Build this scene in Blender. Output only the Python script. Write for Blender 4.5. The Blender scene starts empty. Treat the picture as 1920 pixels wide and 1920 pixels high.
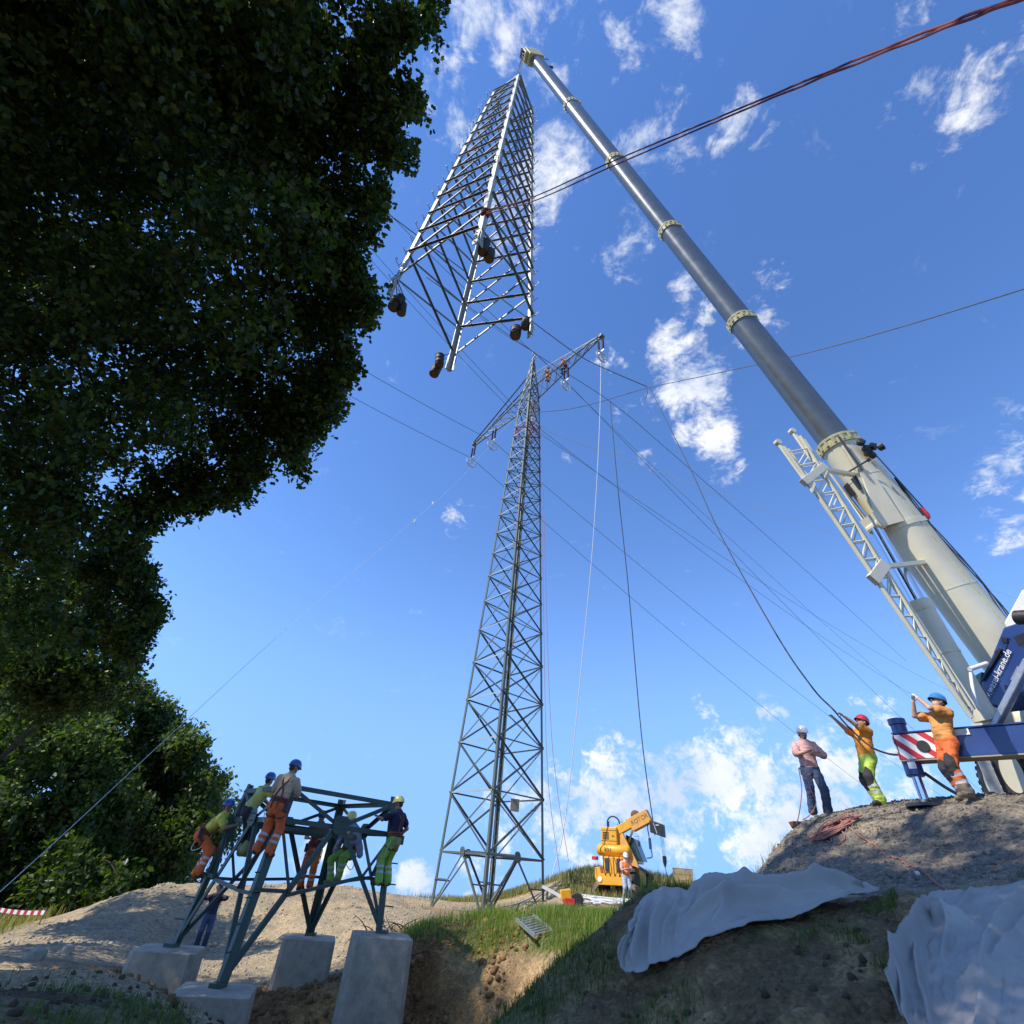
import bpy, bmesh, math, random
import numpy as np
from mathutils import Vector, Matrix, Quaternion
random.seed(7); rng = np.random.default_rng(7)
R_ = math.radians
scene = bpy.context.scene
COL = scene.collection
# ------------------------------------------------------------------ camera
FPX, PITCH, ROLL = 934.5, R_(36.0), R_(-5.5)          # focal length in photo pixels (1920 wide)
cF = np.array([0, math.cos(PITCH), math.sin(PITCH)])
_u0 = np.array([0, -math.sin(PITCH), math.cos(PITCH)]); _r0 = np.array([1., 0, 0])
cR = math.cos(ROLL)*_r0 - math.sin(ROLL)*_u0
cU = math.sin(ROLL)*_r0 + math.cos(ROLL)*_u0
cam = bpy.data.cameras.new('camera'); camo = bpy.data.objects.new('camera', cam); COL.objects.link(camo)
camo.matrix_world = Matrix(((cR[0], cU[0], -cF[0], 0), (cR[1], cU[1], -cF[1], 0), (cR[2], cU[2], -cF[2], 0), (0, 0, 0, 1)))
cam.sensor_width = 36; cam.lens = 36*FPX/1920; cam.clip_end = 6000; cam.clip_start = .05
scene.camera = camo
# ------------------------------------------------------------------ sky, sun, exposure
SUN = np.array([-.70, -.30, .86]); SUN /= np.linalg.norm(SUN)      # direction towards the sun
EL = math.asin(SUN[2]); AZ = math.atan2(SUN[0], SUN[1])
scene.view_settings.view_transform = 'Standard'; scene.view_settings.look = 'None'
scene.view_settings.exposure = 0.85; scene.view_settings.gamma = 1
sl = bpy.data.lights.new('sun', 'SUN'); sl.energy = 3.3; sl.angle = R_(.53); sl.color = (1, .93, .81)
so = bpy.data.objects.new('sun', sl); COL.objects.link(so)
so.rotation_euler = Vector(SUN).to_track_quat('Z', 'Y').to_euler()

def ray(x, y):
    return cF + cR*(x-960)/FPX - cU*(y-960)/FPX
def atY(x, y, Y):
    d = ray(x, y); return d*Y/d[1]
def atZ(x, y, Z):
    d = ray(x, y); return d*Z/d[2]
def atX(x, y, X):
    d = ray(x, y); return d*X/d[0]
def atD(x, y, D):
    return ray(x, y)*D
def proj(P):
    P = np.asarray(P, float); d = P@cF
    return np.stack([960+FPX*(P@cR)/d, 960-FPX*(P@cU)/d], -1)

world = bpy.data.worlds.new('World'); scene.world = world; world.use_nodes = True
def build_world():
    nt = world.node_tree; N = nt.nodes; Lk = nt.links
    for n in list(N): N.remove(n)
    out = N.new('ShaderNodeOutputWorld'); bg = N.new('ShaderNodeBackground')
    tc = N.new('ShaderNodeTexCoord'); sep = N.new('ShaderNodeSeparateXYZ')
    Lk.new(tc.outputs['Generated'], sep.inputs[0])
    mz = N.new('ShaderNodeMath'); mz.operation = 'SMOOTH_MAX'; mz.inputs[1].default_value = .27; mz.inputs[2].default_value = .25
    Lk.new(sep.outputs['Z'], mz.inputs[0])
    cb = N.new('ShaderNodeCombineXYZ')
    Lk.new(sep.outputs['X'], cb.inputs[0]); Lk.new(sep.outputs['Y'], cb.inputs[1]); Lk.new(mz.outputs[0], cb.inputs[2])
    sky = N.new('ShaderNodeTexSky'); sky.sky_type = 'NISHITA'; sky.sun_disc = False
    sky.sun_elevation = EL; sky.sun_rotation = AZ; sky.air_density = 1.0; sky.dust_density = .0; sky.ozone_density = 1.6; sky.altitude = 200
    Lk.new(cb.outputs[0], sky.inputs[0])
    # a slightly richer blue, as the phone recorded it
    hs = N.new('ShaderNodeHueSaturation'); hs.inputs['Saturation'].default_value = 1.22; hs.inputs['Value'].default_value = 1.0; hs.inputs['Hue'].default_value = .510
    Lk.new(sky.outputs[0], hs.inputs['Color'])
    # clouds: soft patches in given directions, broken up by noise
    C = [(905,30,6,.42),(940,120,7.5,.60),(1010,70,5,.5),(870,180,5,.55),(1035,300,4.2,.85),(1005,360,4.2,.8),(965,420,4.8,.8),(1070,430,2.6,.55),
         (1215,45,4.5,.6),(1250,105,3,.5),(1285,175,3.5,.5),(1225,265,4.5,.5),(1395,240,3.2,.5),(1185,445,3,.5),(1420,510,4,.48),(1170,520,2.8,.42),(1125,455,2.2,.45),
         (1790,130,5,.52),(1745,215,4.4,.68),(1715,270,3.5,.5),(1730,5,4,.45),
         (1300,560,3.4,.8),(1255,640,4.2,.85),(1290,720,4.4,.92),(1330,800,4.0,.88),(1350,870,3.0,.7),(1205,755,3.4,.55),(1430,630,2.8,.55),(1140,690,3,.48),
         (1905,900,3.6,.58),(1880,985,3,.55),(1970,850,5,.6),
         (1150,1450,4.6,.85),(1200,1500,5,.95),(1110,1545,5,.85),(1300,1470,5,.9),(1390,1455,5,.95),(1460,1510,5,.95),(1040,1520,4.8,.75),(1420,1590,3.5,.95),(1570,1480,5.5,.85),(1650,1440,4,.6),(970,1520,5,.7),(1540,1560,5,.75),(1250,1565,3.5,.75),
         (1325,1330,1.7,.6),(1450,1325,2.2,.5),(1220,860,1.8,.45),(1075,855,1.6,.48),(855,970,2.6,.48),(735,690,2.4,.45),(1100,1280,1.6,.45),(1640,1340,2.4,.55),
         (775,1655,2.4,1.),(600,1640,3.4,.85),(900,1650,3,.55)]
    cl = []
    for px, py, r, w in C:
        d = ray(px, py); cl.append((d/np.linalg.norm(d), r, w))
    rg = np.random.default_rng(3); k = 0
    while k < 12:                                        # the same kind of sky all round
        a = rg.uniform(0, 2*math.pi); e = rg.uniform(.03, 1.3)
        d = np.array([math.cos(a)*math.cos(e), math.sin(a)*math.cos(e), math.sin(e)])
        if d@cF > .55: continue
        for q in range(1):
            dd = d + rg.normal(0, .05, 3); cl.append((dd/np.linalg.norm(dd), rg.uniform(5, 9), rg.uniform(.6, 1.)))
        k += 1
    acc = None
    for d, r, w in cl:
        vd = N.new('ShaderNodeVectorMath'); vd.operation = 'DOT_PRODUCT'
        Lk.new(tc.outputs['Generated'], vd.inputs[0]); vd.inputs[1].default_value = tuple(d)
        mr = N.new('ShaderNodeMapRange'); mr.interpolation_type = 'SMOOTHSTEP'
        mr.inputs['From Min'].default_value = math.cos(R_(r*1.25)); mr.inputs['From Max'].default_value = 1.0
        mr.inputs['To Min'].default_value = 0; mr.inputs['To Max'].default_value = w
        Lk.new(vd.outputs['Value'], mr.inputs['Value'])
        if acc is None: acc = mr.outputs[0]
        else:
            mx = N.new('ShaderNodeMath'); mx.operation = 'SMOOTH_MAX'; mx.inputs[2].default_value = .18
            Lk.new(acc, mx.inputs[0]); Lk.new(mr.outputs[0], mx.inputs[1]); acc = mx.outputs[0]
    # cloud-plane coordinates
    za = N.new('ShaderNodeMath'); za.operation = 'ADD'; za.inputs[1].default_value = .30
    Lk.new(mz.outputs[0], za.inputs[0])
    dv = N.new('ShaderNodeVectorMath'); dv.operation = 'DIVIDE'
    c3 = N.new('ShaderNodeCombineXYZ')
    for i in range(3): Lk.new(za.outputs[0], c3.inputs[i])
    Lk.new(tc.outputs['Generated'], dv.inputs[0]); Lk.new(c3.outputs[0], dv.inputs[1])
    n1 = N.new('ShaderNodeTexNoise'); n1.inputs['Scale'].default_value = 13; n1.inputs['Detail'].default_value = 8; n1.inputs['Roughness'].default_value = .66; n1.inputs['Distortion'].default_value = .35
    Lk.new(dv.outputs[0], n1.inputs['Vector'])
    n2 = N.new('ShaderNodeTexNoise'); n2.inputs['Scale'].default_value = 42; n2.inputs['Detail'].default_value = 5; n2.inputs['Roughness'].default_value = .6; n2.inputs['Distortion'].default_value = .8
    Lk.new(dv.outputs[0], n2.inputs['Vector'])
    mixn = N.new('ShaderNodeMath'); mixn.operation = 'MULTIPLY_ADD'; mixn.inputs[1].default_value = .32
    Lk.new(n2.outputs[0], mixn.inputs[0]); Lk.new(n1.outputs[0], mixn.inputs[2])
    ctr = N.new('ShaderNodeMath'); ctr.operation = 'MULTIPLY_ADD'; ctr.inputs[1].default_value = 2.3; ctr.inputs[2].default_value = -.86
    Lk.new(mixn.outputs[0], ctr.inputs[0])
    den = N.new('ShaderNodeMath'); den.operation = 'MULTIPLY_ADD'; den.inputs[1].default_value = .80
    Lk.new(acc, den.inputs[0]); Lk.new(ctr.outputs[0], den.inputs[2])
    sm = N.new('ShaderNodeMapRange'); sm.interpolation_type = 'SMOOTHSTEP'
    sm.inputs['From Min'].default_value = 1.02; sm.inputs['From Max'].default_value = 1.62; sm.inputs['To Max'].default_value = .95
    Lk.new(den.outputs[0], sm.inputs['Value'])
    gt = N.new('ShaderNodeMapRange'); gt.interpolation_type = 'SMOOTHSTEP'; gt.inputs['From Min'].default_value = .06; gt.inputs['From Max'].default_value = .32
    Lk.new(acc, gt.inputs['Value']); cm = N.new('ShaderNodeMath'); cm.operation = 'MULTIPLY'; Lk.new(sm.outputs[0], cm.inputs[0]); Lk.new(gt.outputs[0], cm.inputs[1])
    # cloud brightness: thick parts a little greyer underneath
    n3 = N.new('ShaderNodeTexNoise'); n3.inputs['Scale'].default_value = 6; n3.inputs['Detail'].default_value = 6
    Lk.new(tc.outputs['Generated'], n3.inputs['Vector'])
    ccr = N.new('ShaderNodeValToRGB'); ccr.color_ramp.elements[0].position = .36; ccr.color_ramp.elements[1].position = .58
    ccr.color_ramp.elements[0].color = (2.5, 2.9, 3.6, 1); ccr.color_ramp.elements[1].color = (4.1, 4.15, 4.2, 1)
    Lk.new(n3.outputs[0], ccr.inputs[0])
    mix = N.new('ShaderNodeMix'); mix.data_type = 'RGBA'
    Lk.new(cm.outputs[0], mix.inputs['Factor']); Lk.new(hs.outputs[0], mix.inputs['A']); Lk.new(ccr.outputs[0], mix.inputs['B'])
    Lk.new(mix.outputs['Result'], bg.inputs['Color']); bg.inputs['Strength'].default_value = .15
    Lk.new(bg.outputs[0], out.inputs[0])
build_world()

# ------------------------------------------------------------------ materials
MATS = {}
def mat(name, rgb, rough=.6, metal=0., var=.15, scale=8., bump=0., bscale=40., rgb2=None, dirt=0., dirtcol=(.12,.10,.07), coat=0., spec=.5, trans=0.):
    if name in MATS: return MATS[name]
    m = bpy.data.materials.new(name); m.use_nodes = True; nt = m.node_tree; N = nt.nodes; L = nt.links
    b = N['Principled BSDF']; b.inputs['Roughness'].default_value = rough; b.inputs['Metallic'].default_value = metal
    b.inputs['Specular IOR Level'].default_value = spec; b.inputs['Coat Weight'].default_value = coat; b.inputs['Coat Roughness'].default_value = .12
    tc = N.new('ShaderNodeTexCoord'); nz = N.new('ShaderNodeTexNoise'); nz.inputs['Scale'].default_value = scale; nz.inputs['Detail'].default_value = 7; nz.inputs['Roughness'].default_value = .62
    oi = N.new('ShaderNodeObjectInfo'); ad = N.new('ShaderNodeVectorMath'); ad.operation = 'ADD'
    cbx = N.new('ShaderNodeCombineXYZ'); L.new(oi.outputs['Random'], cbx.inputs[0])
    ms = N.new('ShaderNodeVectorMath'); ms.operation = 'SCALE'; ms.inputs['Scale'].default_value = 37.
    L.new(cbx.outputs[0], ms.inputs[0]); L.new(tc.outputs['Object'], ad.inputs[0]); L.new(ms.outputs[0], ad.inputs[1]); L.new(ad.outputs[0], nz.inputs['Vector'])
    rp = N.new('ShaderNodeValToRGB'); e = rp.color_ramp.elements; e[0].position = .3; e[1].position = .72
    c2 = rgb2 if rgb2 else tuple(min(1, c*(1+var)) for c in rgb); c1 = rgb if rgb2 else tuple(c*(1-var) for c in rgb)
    e[0].color = (*c1, 1); e[1].color = (*c2, 1)
    L.new(nz.outputs[0], rp.inputs[0]); col = rp.outputs[0]
    if dirt > 0:
        n2 = N.new('ShaderNodeTexNoise'); n2.inputs['Scale'].default_value = scale*.45; n2.inputs['Detail'].default_value = 9; n2.inputs['Roughness'].default_value = .7
        L.new(ad.outputs[0], n2.inputs['Vector'])
        mr = N.new('ShaderNodeMapRange'); mr.inputs['From Min'].default_value = .5; mr.inputs['From Max'].default_value = .75; mr.inputs['To Max'].default_value = dirt
        L.new(n2.outputs[0], mr.inputs['Value'])
        mx = N.new('ShaderNodeMix'); mx.data_type = 'RGBA'; mx.inputs['B'].default_value = (*dirtcol, 1)
        L.new(mr.outputs[0], mx.inputs['Factor']); L.new(col, mx.inputs['A']); col = mx.outputs['Result']
    L.new(col, b.inputs['Base Color'])
    rv = N.new('ShaderNodeMapRange'); rv.inputs['To Min'].default_value = max(.02, rough-.1); rv.inputs['To Max'].default_value = min(1, rough+.12)
    L.new(nz.outputs[0], rv.inputs['Value']); L.new(rv.outputs[0], b.inputs['Roughness'])
    if bump > 0:
        nb = N.new('ShaderNodeTexNoise'); nb.inputs['Scale'].default_value = bscale; nb.inputs['Detail'].default_value = 6
        L.new(ad.outputs[0], nb.inputs['Vector'])
        bp = N.new('ShaderNodeBump'); bp.inputs['Strength'].default_value = bump; bp.inputs['Distance'].default_value = .02
        L.new(nb.outputs[0], bp.inputs['Height']); L.new(bp.outputs[0], b.inputs['Normal'])
    if trans > 0:
        out = N['Material Output']; tl = N.new('ShaderNodeBsdfTranslucent'); ms2 = N.new('ShaderNodeMixShader'); ms2.inputs[0].default_value = trans
        tcl = N.new('ShaderNodeMix'); tcl.data_type = 'RGBA'; tcl.blend_type = 'MULTIPLY'; tcl.inputs['Factor'].default_value = 1; tcl.inputs['B'].default_value = (1.5, 1.6, .6, 1)
        L.new(col, tcl.inputs['A']); L.new(tcl.outputs['Result'], tl.inputs[0])
        L.new(b.outputs[0], ms2.inputs[1]); L.new(tl.outputs[0], ms2.inputs[2]); L.new(ms2.outputs[0], out.inputs[0])
    MATS[name] = m
    return m

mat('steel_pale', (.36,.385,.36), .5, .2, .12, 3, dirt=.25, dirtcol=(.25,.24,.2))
mat('steel_shaded', (.15,.165,.16), .5, .2, .15, 3, dirt=.25, dirtcol=(.14,.13,.11))  # darker copy of the pale steel: the braces' shade is put into the colour
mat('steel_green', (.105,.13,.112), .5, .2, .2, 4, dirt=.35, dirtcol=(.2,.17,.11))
mat('steel_stub', (.055,.092,.075), .5, .1, .2, 5, dirt=.3, dirtcol=(.16,.14,.1))
mat('steel_dark', (.05,.055,.06), .5, .3, .2, 6)
mat('galv', (.55,.56,.56), .38, .7, .15, 10)
mat('chrome', (.62,.62,.68), .12, 1., .04, 4)
mat('rust', (.16,.085,.045), .75, .2, .35, 9, dirt=.5)
mat('drum', (.022,.018,.015), .6, .1, .35, 9, dirt=.5, dirtcol=(.07,.045,.03))
mat('boom_dark', (.115,.13,.14), .34, .35, .12, 2.5, coat=.25, dirt=.3, dirtcol=(.12,.13,.11))
mat('boom_cream', (.66,.62,.46), .42, 0, .05, 2.2, dirt=.35, dirtcol=(.46,.42,.29), coat=.1)
mat('cream_edge', (.50,.47,.26), .5, 0, .25, 9, dirt=.5, dirtcol=(.25,.22,.1))
mat('crane_blue', (.022,.05,.19), .3, 0, .12, 3, coat=.4, dirt=.2, dirtcol=(.06,.08,.14))
mat('crane_white', (.74,.73,.68), .45, 0, .05, 4, dirt=.3, dirtcol=(.45,.43,.38))
mat('black', (.018,.018,.02), .5, 0, .3, 9)
mat('rubber', (.030,.028,.026), .85, 0, .3, 12, bump=.3, dirt=.6, dirtcol=(.16,.13,.09))
mat('white', (.80,.80,.78), .5, 0, .05, 6)
mat('red', (.55,.03,.025), .45, 0, .15, 6)
mat('concrete', (.42,.36,.27), .88, 0, .22, 4.5, bump=.6, bscale=55, dirt=.9, dirtcol=(.24,.2,.145))
mat('timber', (.24,.18,.11), .85, 0, .3, 7, bump=.5, bscale=30)
mat('board', (.36,.27,.15), .8, 0, .25, 5, bump=.4)
mat('rope_red', (.17,.028,.03), .8, 0, .3, 30)
mat('rope_rose', (.36,.16,.12), .85, 0, .3, 30)
mat('rope_white', (.62,.62,.6), .75, 0, .15, 20)
mat('rope_dark', (.03,.03,.035), .6, 0, .2, 20)
mat('wire', (.10,.11,.125), .5, .5, .15, 2)
mat('th_yellow', (.78,.37,.015), .45, 0, .12, 3, coat=.15, dirt=.55, dirtcol=(.36,.22,.08))
mat('th_tan', (.66,.33,.07), .5, 0, .12, 3, dirt=.4, dirtcol=(.4,.25,.12))
mat('glass_dark', (.02,.05,.055), .06, 0, .2, 2, spec=.8)
mat('glass_green', (.06,.16,.10), .08, 0, .3, 5, spec=.8)
mat('insul', (.05,.025,.022), .25, 0, .2, 9, coat=.5)
mat('fabric_grey', (.43,.405,.37), .92, 0, .10, 2.0, bump=.5, bscale=260, dirt=.5, dirtcol=(.25,.21,.16))
mat('bark', (.022,.018,.013), .9, 0, .35, 6, bump=1., bscale=14)
mat('alu', (.62,.63,.64), .35, .8, .1, 9)

# ------------------------------------------------------------------ helpers
class MB:
    def __init__(s): s.v = []; s.f = []; s.mi = []
    def add(s, v, f, mi=0):
        o = len(s.v); s.v += [tuple(map(float, p)) for p in v]; s.f += [tuple(i+o for i in q) for q in f]; s.mi += [mi]*len(f)
        return s
    def box(s, c, ax, ay, az, mi=0):
        """centre, three half-axis vectors"""
        c, ax, ay, az = [np.asarray(q, float) for q in (c, ax, ay, az)]
        v = [c+i*ax+j*ay+k*az for i in (-1, 1) for j in (-1, 1) for k in (-1, 1)]
        return s.add(v, [(0,1,3,2),(4,6,7,5),(0,4,5,1),(2,3,7,6),(0,2,6,4),(1,5,7,3)], mi)
    def bar(s, a, b, w, h=None, up=(0,0,1), mi=0):
        a, b = np.asarray(a, float), np.asarray(b, float); d = b-a; L = np.linalg.norm(d); d = d/L
        up = np.asarray(up, float); x = np.cross(up, d)
        if np.linalg.norm(x) < 1e-4: x = np.cross((1, 0, 0), d)
        x /= np.linalg.norm(x); y = np.cross(d, x); h = w if h is None else h
        return s.box((a+b)/2, x*w/2, y*h/2, d*L/2, mi)
    def tube(s, pts, r, n=8, cap=True, mi=0):
        P = np.asarray(pts, float); m = len(P); rr = np.broadcast_to(np.asarray(r, float), (m,))
        T = np.gradient(P, axis=0); T /= (np.linalg.norm(T, axis=1)[:, None]+1e-12)
        up = np.array([0, 0, 1.]) if abs(T[0][2]) < .9 else np.array([1., 0, 0])
        x = np.cross(up, T[0]); x /= np.linalg.norm(x); V = []
        for i in range(m):
            x = x - T[i]*(x@T[i]); x /= np.linalg.norm(x)+1e-12; y = np.cross(T[i], x)
            for k in range(n):
                a = 2*math.pi*k/n; V.append(P[i]+rr[i]*(math.cos(a)*x+math.sin(a)*y))
        F = [(i*n+k, i*n+(k+1) % n, (i+1)*n+(k+1) % n, (i+1)*n+k) for i in range(m-1) for k in range(n)]
        if cap: F += [tuple(range(n-1, -1, -1)), tuple((m-1)*n+k for k in range(n))]
        return s.add(V, F, mi)
    def cyl(s, a, b, r0, r1=None, n=16, mi=0):
        return s.tube([a, b], [r0, r0 if r1 is None else r1], n, True, mi)
    def lathe(s, c, axis, prof, n=20, mi=0, cap=True):
        """prof: list of (distance along axis, radius)"""
        c = np.asarray(c, float); a = np.asarray(axis, float); a /= np.linalg.norm(a)
        x = np.cross(a, (0, 0, 1.) if abs(a[2]) < .9 else (1., 0, 0)); x /= np.linalg.norm(x); y = np.cross(a, x); V = []
        for h, r in prof:
            for k in range(n):
                t = 2*math.pi*k/n; V.append(c+a*h+r*(math.cos(t)*x+math.sin(t)*y))
        m = len(prof); F = [(i*n+k, i*n+(k+1) % n, (i+1)*n+(k+1) % n, (i+1)*n+k) for i in range(m-1) for k in range(n)]
        if cap: F += [tuple(range(n-1, -1, -1)), tuple((m-1)*n+k for k in range(n))]
        return s.add(V, F, mi)
    def prism(s, poly, off, mi=0):
        """polygon (list of points) pushed along a vector"""
        P = [np.asarray(p, float) for p in poly]; o = np.asarray(off, float); n = len(P)
        return s.add(P+[p+o for p in P], [tuple(range(n))[::-1], tuple(range(n, 2*n))]+[(i, (i+1) % n, n+(i+1) % n, n+i) for i in range(n)], mi)
    def build(s, name, m, parent=None, smooth=False, bevel=0., fix=True):
        me = bpy.data.meshes.new(name); org = origin(parent) if parent else np.zeros(3)
        V = np.array(s.v)-org
        me.from_pydata(V.tolist(), [], s.f)
        ms = m if isinstance(m, (list, tuple)) else [m]
        for q in ms: me.materials.append(MATS[q] if isinstance(q, str) else q)
        if len(ms) > 1: me.polygons.foreach_set('material_index', s.mi)
        if fix or bevel > 0:
            bm = bmesh.new(); bm.from_mesh(me)
            bmesh.ops.recalc_face_normals(bm, faces=bm.faces)
            if bevel > 0:
                ed = [e for e in bm.edges if len(e.link_faces) == 2 and e.calc_face_angle(0) > .6]
                bmesh.ops.bevel(bm, geom=ed, offset=bevel, segments=2, affect='EDGES', profile=.6, clamp_overlap=True)
            bm.to_mesh(me); bm.free()
        if smooth:
            me.polygons.foreach_set('use_smooth', [True]*len(me.polygons))
            try: me.set_sharp_from_angle(angle=R_(40))
            except Exception: pass
        o = bpy.data.objects.new(name, me); COL.objects.link(o)
        if parent: o.parent = parent
        return o
ORG = {}
def origin(o):
    while o.parent: o = o.parent
    return ORG.get(o.name, np.zeros(3))
def tag(o, label, cat=None, group=None, kind=None):
    if label: o['label'] = label
    if cat: o['category'] = cat
    if group: o['group'] = group
    if kind: o['kind'] = kind
    return o
def thing(name, loc, label, cat, group=None):
    o = bpy.data.objects.new(name, None); COL.objects.link(o); o.location = tuple(map(float, loc)); o.empty_display_size = .2
    ORG[o.name] = np.asarray(loc, float)
    return tag(o, label, cat, group)
def one(name, mb, m, label, cat, group=None, **k):
    """a thing made of one mesh, its origin at its base"""
    V = np.array(mb.v); org = np.array([V[:, 0].mean(), V[:, 1].mean(), V[:, 2].min()])
    mb.v = (V-org).tolist(); o = mb.build(name, m, None, **k); o.location = tuple(org); ORG[o.name] = org
    return tag(o, label, cat, group)
# --- unit bars shared by all lattice members
def unit_mesh(name, poly):
    n = len(poly); me = bpy.data.meshes.new(name)
    V = [(x, y, 0) for x, y in poly]+[(x, y, 1) for x, y in poly]
    F = [tuple(range(n))[::-1], tuple(range(n, 2*n))]+[(i, (i+1) % n, n+(i+1) % n, n+i) for i in range(n)]
    me.from_pydata(V, [], F); me.update(); return me
ANG = [(0, 0), (1, 0), (1, .11), (.11, .11), (.11, 1), (0, 1)]
_um = {}
def angle_bar(name, a, b, w, m, parent, xdir, kind='L', ydir=None):
    """steel angle from a to b; its corner on the line, legs towards xdir and ydir"""
    key = (kind, m)
    if key not in _um:
        me = unit_mesh('steel_angle', ANG if kind == 'L' else [(math.cos(t*math.pi/4)*.5, math.sin(t*math.pi/4)*.5) for t in range(8)])
        me.materials.append(MATS[m]); _um[key] = me
    a, b = np.asarray(a, float), np.asarray(b, float); d = b-a; L = np.linalg.norm(d); z = d/L
    x = np.asarray(xdir, float); x = x-z*(x@z); x /= np.linalg.norm(x); y = np.cross(z, x)
    if ydir is not None and y@np.asarray(ydir, float) < 0:
        return angle_bar(name, b, a, w, m, parent, xdir, kind)      # mirrored: run it the other way
    o = bpy.data.objects.new(name, _um[key]); COL.objects.link(o)
    org = origin(parent) if parent else np.zeros(3); p = a-org
    M = Matrix(((x[0]*w, y[0]*w, z[0]*L, p[0]), (x[1]*w, y[1]*w, z[1]*L, p[1]), (x[2]*w, y[2]*w, z[2]*L, p[2]), (0, 0, 0, 1)))
    o.parent = parent; o.matrix_local = M
    return o
# --- noise
_perm = rng.permutation(4096)
def vnoise(x, y, z=0.):
    x, y, z = np.broadcast_arrays(np.asarray(x, float), np.asarray(y, float), np.asarray(z, float))
    xi, yi, zi = np.floor(x).astype(int), np.floor(y).astype(int), np.floor(z).astype(int)
    fx, fy, fz = x-xi, y-yi, z-zi
    fx, fy, fz = [t*t*(3-2*t) for t in (fx, fy, fz)]
    def h(i, j, k): return _perm[(_perm[(_perm[i & 4095]+j) & 4095]+k) & 4095]/4095.
    def lz(i, j): return h(xi+i, yi+j, zi)*(1-fz)+h(xi+i, yi+j, zi+1)*fz
    return ((lz(0, 0)*(1-fx)+lz(1, 0)*fx)*(1-fy)+(lz(0, 1)*(1-fx)+lz(1, 1)*fx)*fy)*2-1
def fbm(x, y, z=0., o=4, g=.5):
    s = 0; a = 1.; t = 0
    for i in range(o):
        s = s+a*vnoise(np.asarray(x)*2**i+17.3*i, np.asarray(y)*2**i-9.1*i, np.asarray(z)*2**i); t += a; a *= g
    return s/t
def sstep(a, b, x): t = np.clip((np.asarray(x, float)-a)/(b-a), 0, 1); return t*t*(3-2*t)
def text_mesh(txt, size, extrude=.002):
    cu = bpy.data.curves.new('lettering', 'FONT'); cu.body = txt; cu.size = size; cu.extrude = extrude; cu.align_x = 'CENTER'; cu.align_y = 'CENTER'; cu.resolution_u = 3
    o = bpy.data.objects.new('tmp_text', cu); COL.objects.link(o); bpy.context.view_layer.update()
    me = bpy.data.meshes.new_from_object(o.evaluated_get(bpy.context.evaluated_depsgraph_get())); bpy.data.objects.remove(o); return me
def lettering(txt, size, c, xdir, ydir, m, parent, bold=1.):
    me = text_mesh(txt, size); me.materials.clear(); me.materials.append(MATS[m])
    x = np.asarray(xdir, float); x /= np.linalg.norm(x); y = np.asarray(ydir, float); y -= x*(x@y); y /= np.linalg.norm(y); z = np.cross(x, y)
    o = bpy.data.objects.new('lettering', me); COL.objects.link(o); o.parent = parent; p = np.asarray(c, float)-origin(parent)
    o.matrix_local = Matrix(((x[0], y[0]*bold, z[0], p[0]), (x[1], y[1]*bold, z[1], p[1]), (x[2], y[2]*bold, z[2], p[2]), (0, 0, 0, 1)))
    return o
def sag(a, b, s, n=40):
    a, b = np.asarray(a, float), np.asarray(b, float); t = np.linspace(0, 1, n)[:, None]
    P = a+(b-a)*t; P[:, 2] -= (4*s*t*(1-t))[:, 0]; return P
def spline(pts, n=12):
    P = np.asarray(pts, float); P = np.vstack([2*P[0]-P[1], P, 2*P[-1]-P[-2]]); out = []
    for i in range(1, len(P)-2):
        p0, p1, p2, p3 = P[i-1:i+3]
        for t in np.linspace(0, 1, n, endpoint=False):
            out.append(.5*((2*p1)+(-p0+p2)*t+(2*p0-5*p1+4*p2-p3)*t*t+(-p0+3*p1-3*p2+p3)*t**3))
    out.append(P[-2]); return np.array(out)
# ================================================================== GROUND
CP = []
def cp(px, py, Y): CP.append(atY(px, py, Y))
for q in [(0,1918,5.0),(0,1850,9),(0,1790,15),(0,1757,22),(0,1726,30),(120,1735,25),(120,1765,19.5),
          (250,1670,27),(250,1720,22.5),(250,1775,18),(200,1830,11),(200,1880,7.5),(300,1918,7),(100,1880,6.5),
          (370,1776,23.5),(480,1770,23),(400,1659,30),(500,1660,31),(640,1662,32),(800,1684,33),(640,1720,25),(560,1735,23.5),
          (250,1838,14.2),(330,1885,11.5),(400,1925,10.5),
          (780,1800,15.6),(950,1800,15.2),(1050,1795,14.2),(720,1790,16.4),(760,1745,20.5),(900,1760,19.5),(1000,1745,21),(1100,1722,20),(1120,1740,15.5),
          (1180,1692,9.6),(1130,1740,8.8),(1070,1800,8.2),(1010,1860,7.7),(955,1918,7.2),
          (1300,1780,7.0),(1300,1918,6.2),(1500,1780,6.6),(1500,1918,5.4),(1680,1800,5.8),(1700,1918,4.9),(1900,1800,5.3),(1900,1918,4.5),(1150,1860,7.2),(1150,1918,6.8),
          (1250,1690,8.2),(1215,1698,8.4),(1290,1694,8.5),(1225,1700,7.8),(1350,1697,8.2),(1450,1692,8.0),(1550,1688,7.8),(1650,1690,7.5),(1780,1690,6.9),(1910,1690,6.4),
          (1390,1688,11),(1440,1620,11.7),(1500,1547,12.2),(1535,1534,12.1),(1650,1510,11.3),(1740,1502,10.2),(1812,1495,9.5),(1915,1490,8.9),
          (1500,1600,10.7),(1650,1600,9.5),(1800,1600,8.2),(1900,1600,7.6),
          (1175,1690,27.8),(1080,1641,34),(1250,1652,33),(1330,1674,33),(1050,1682,28),(1027,1734,30),(808,1708,30),(910,1722,27.5),(925,1706,32.5)]: cp(*q)
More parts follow.
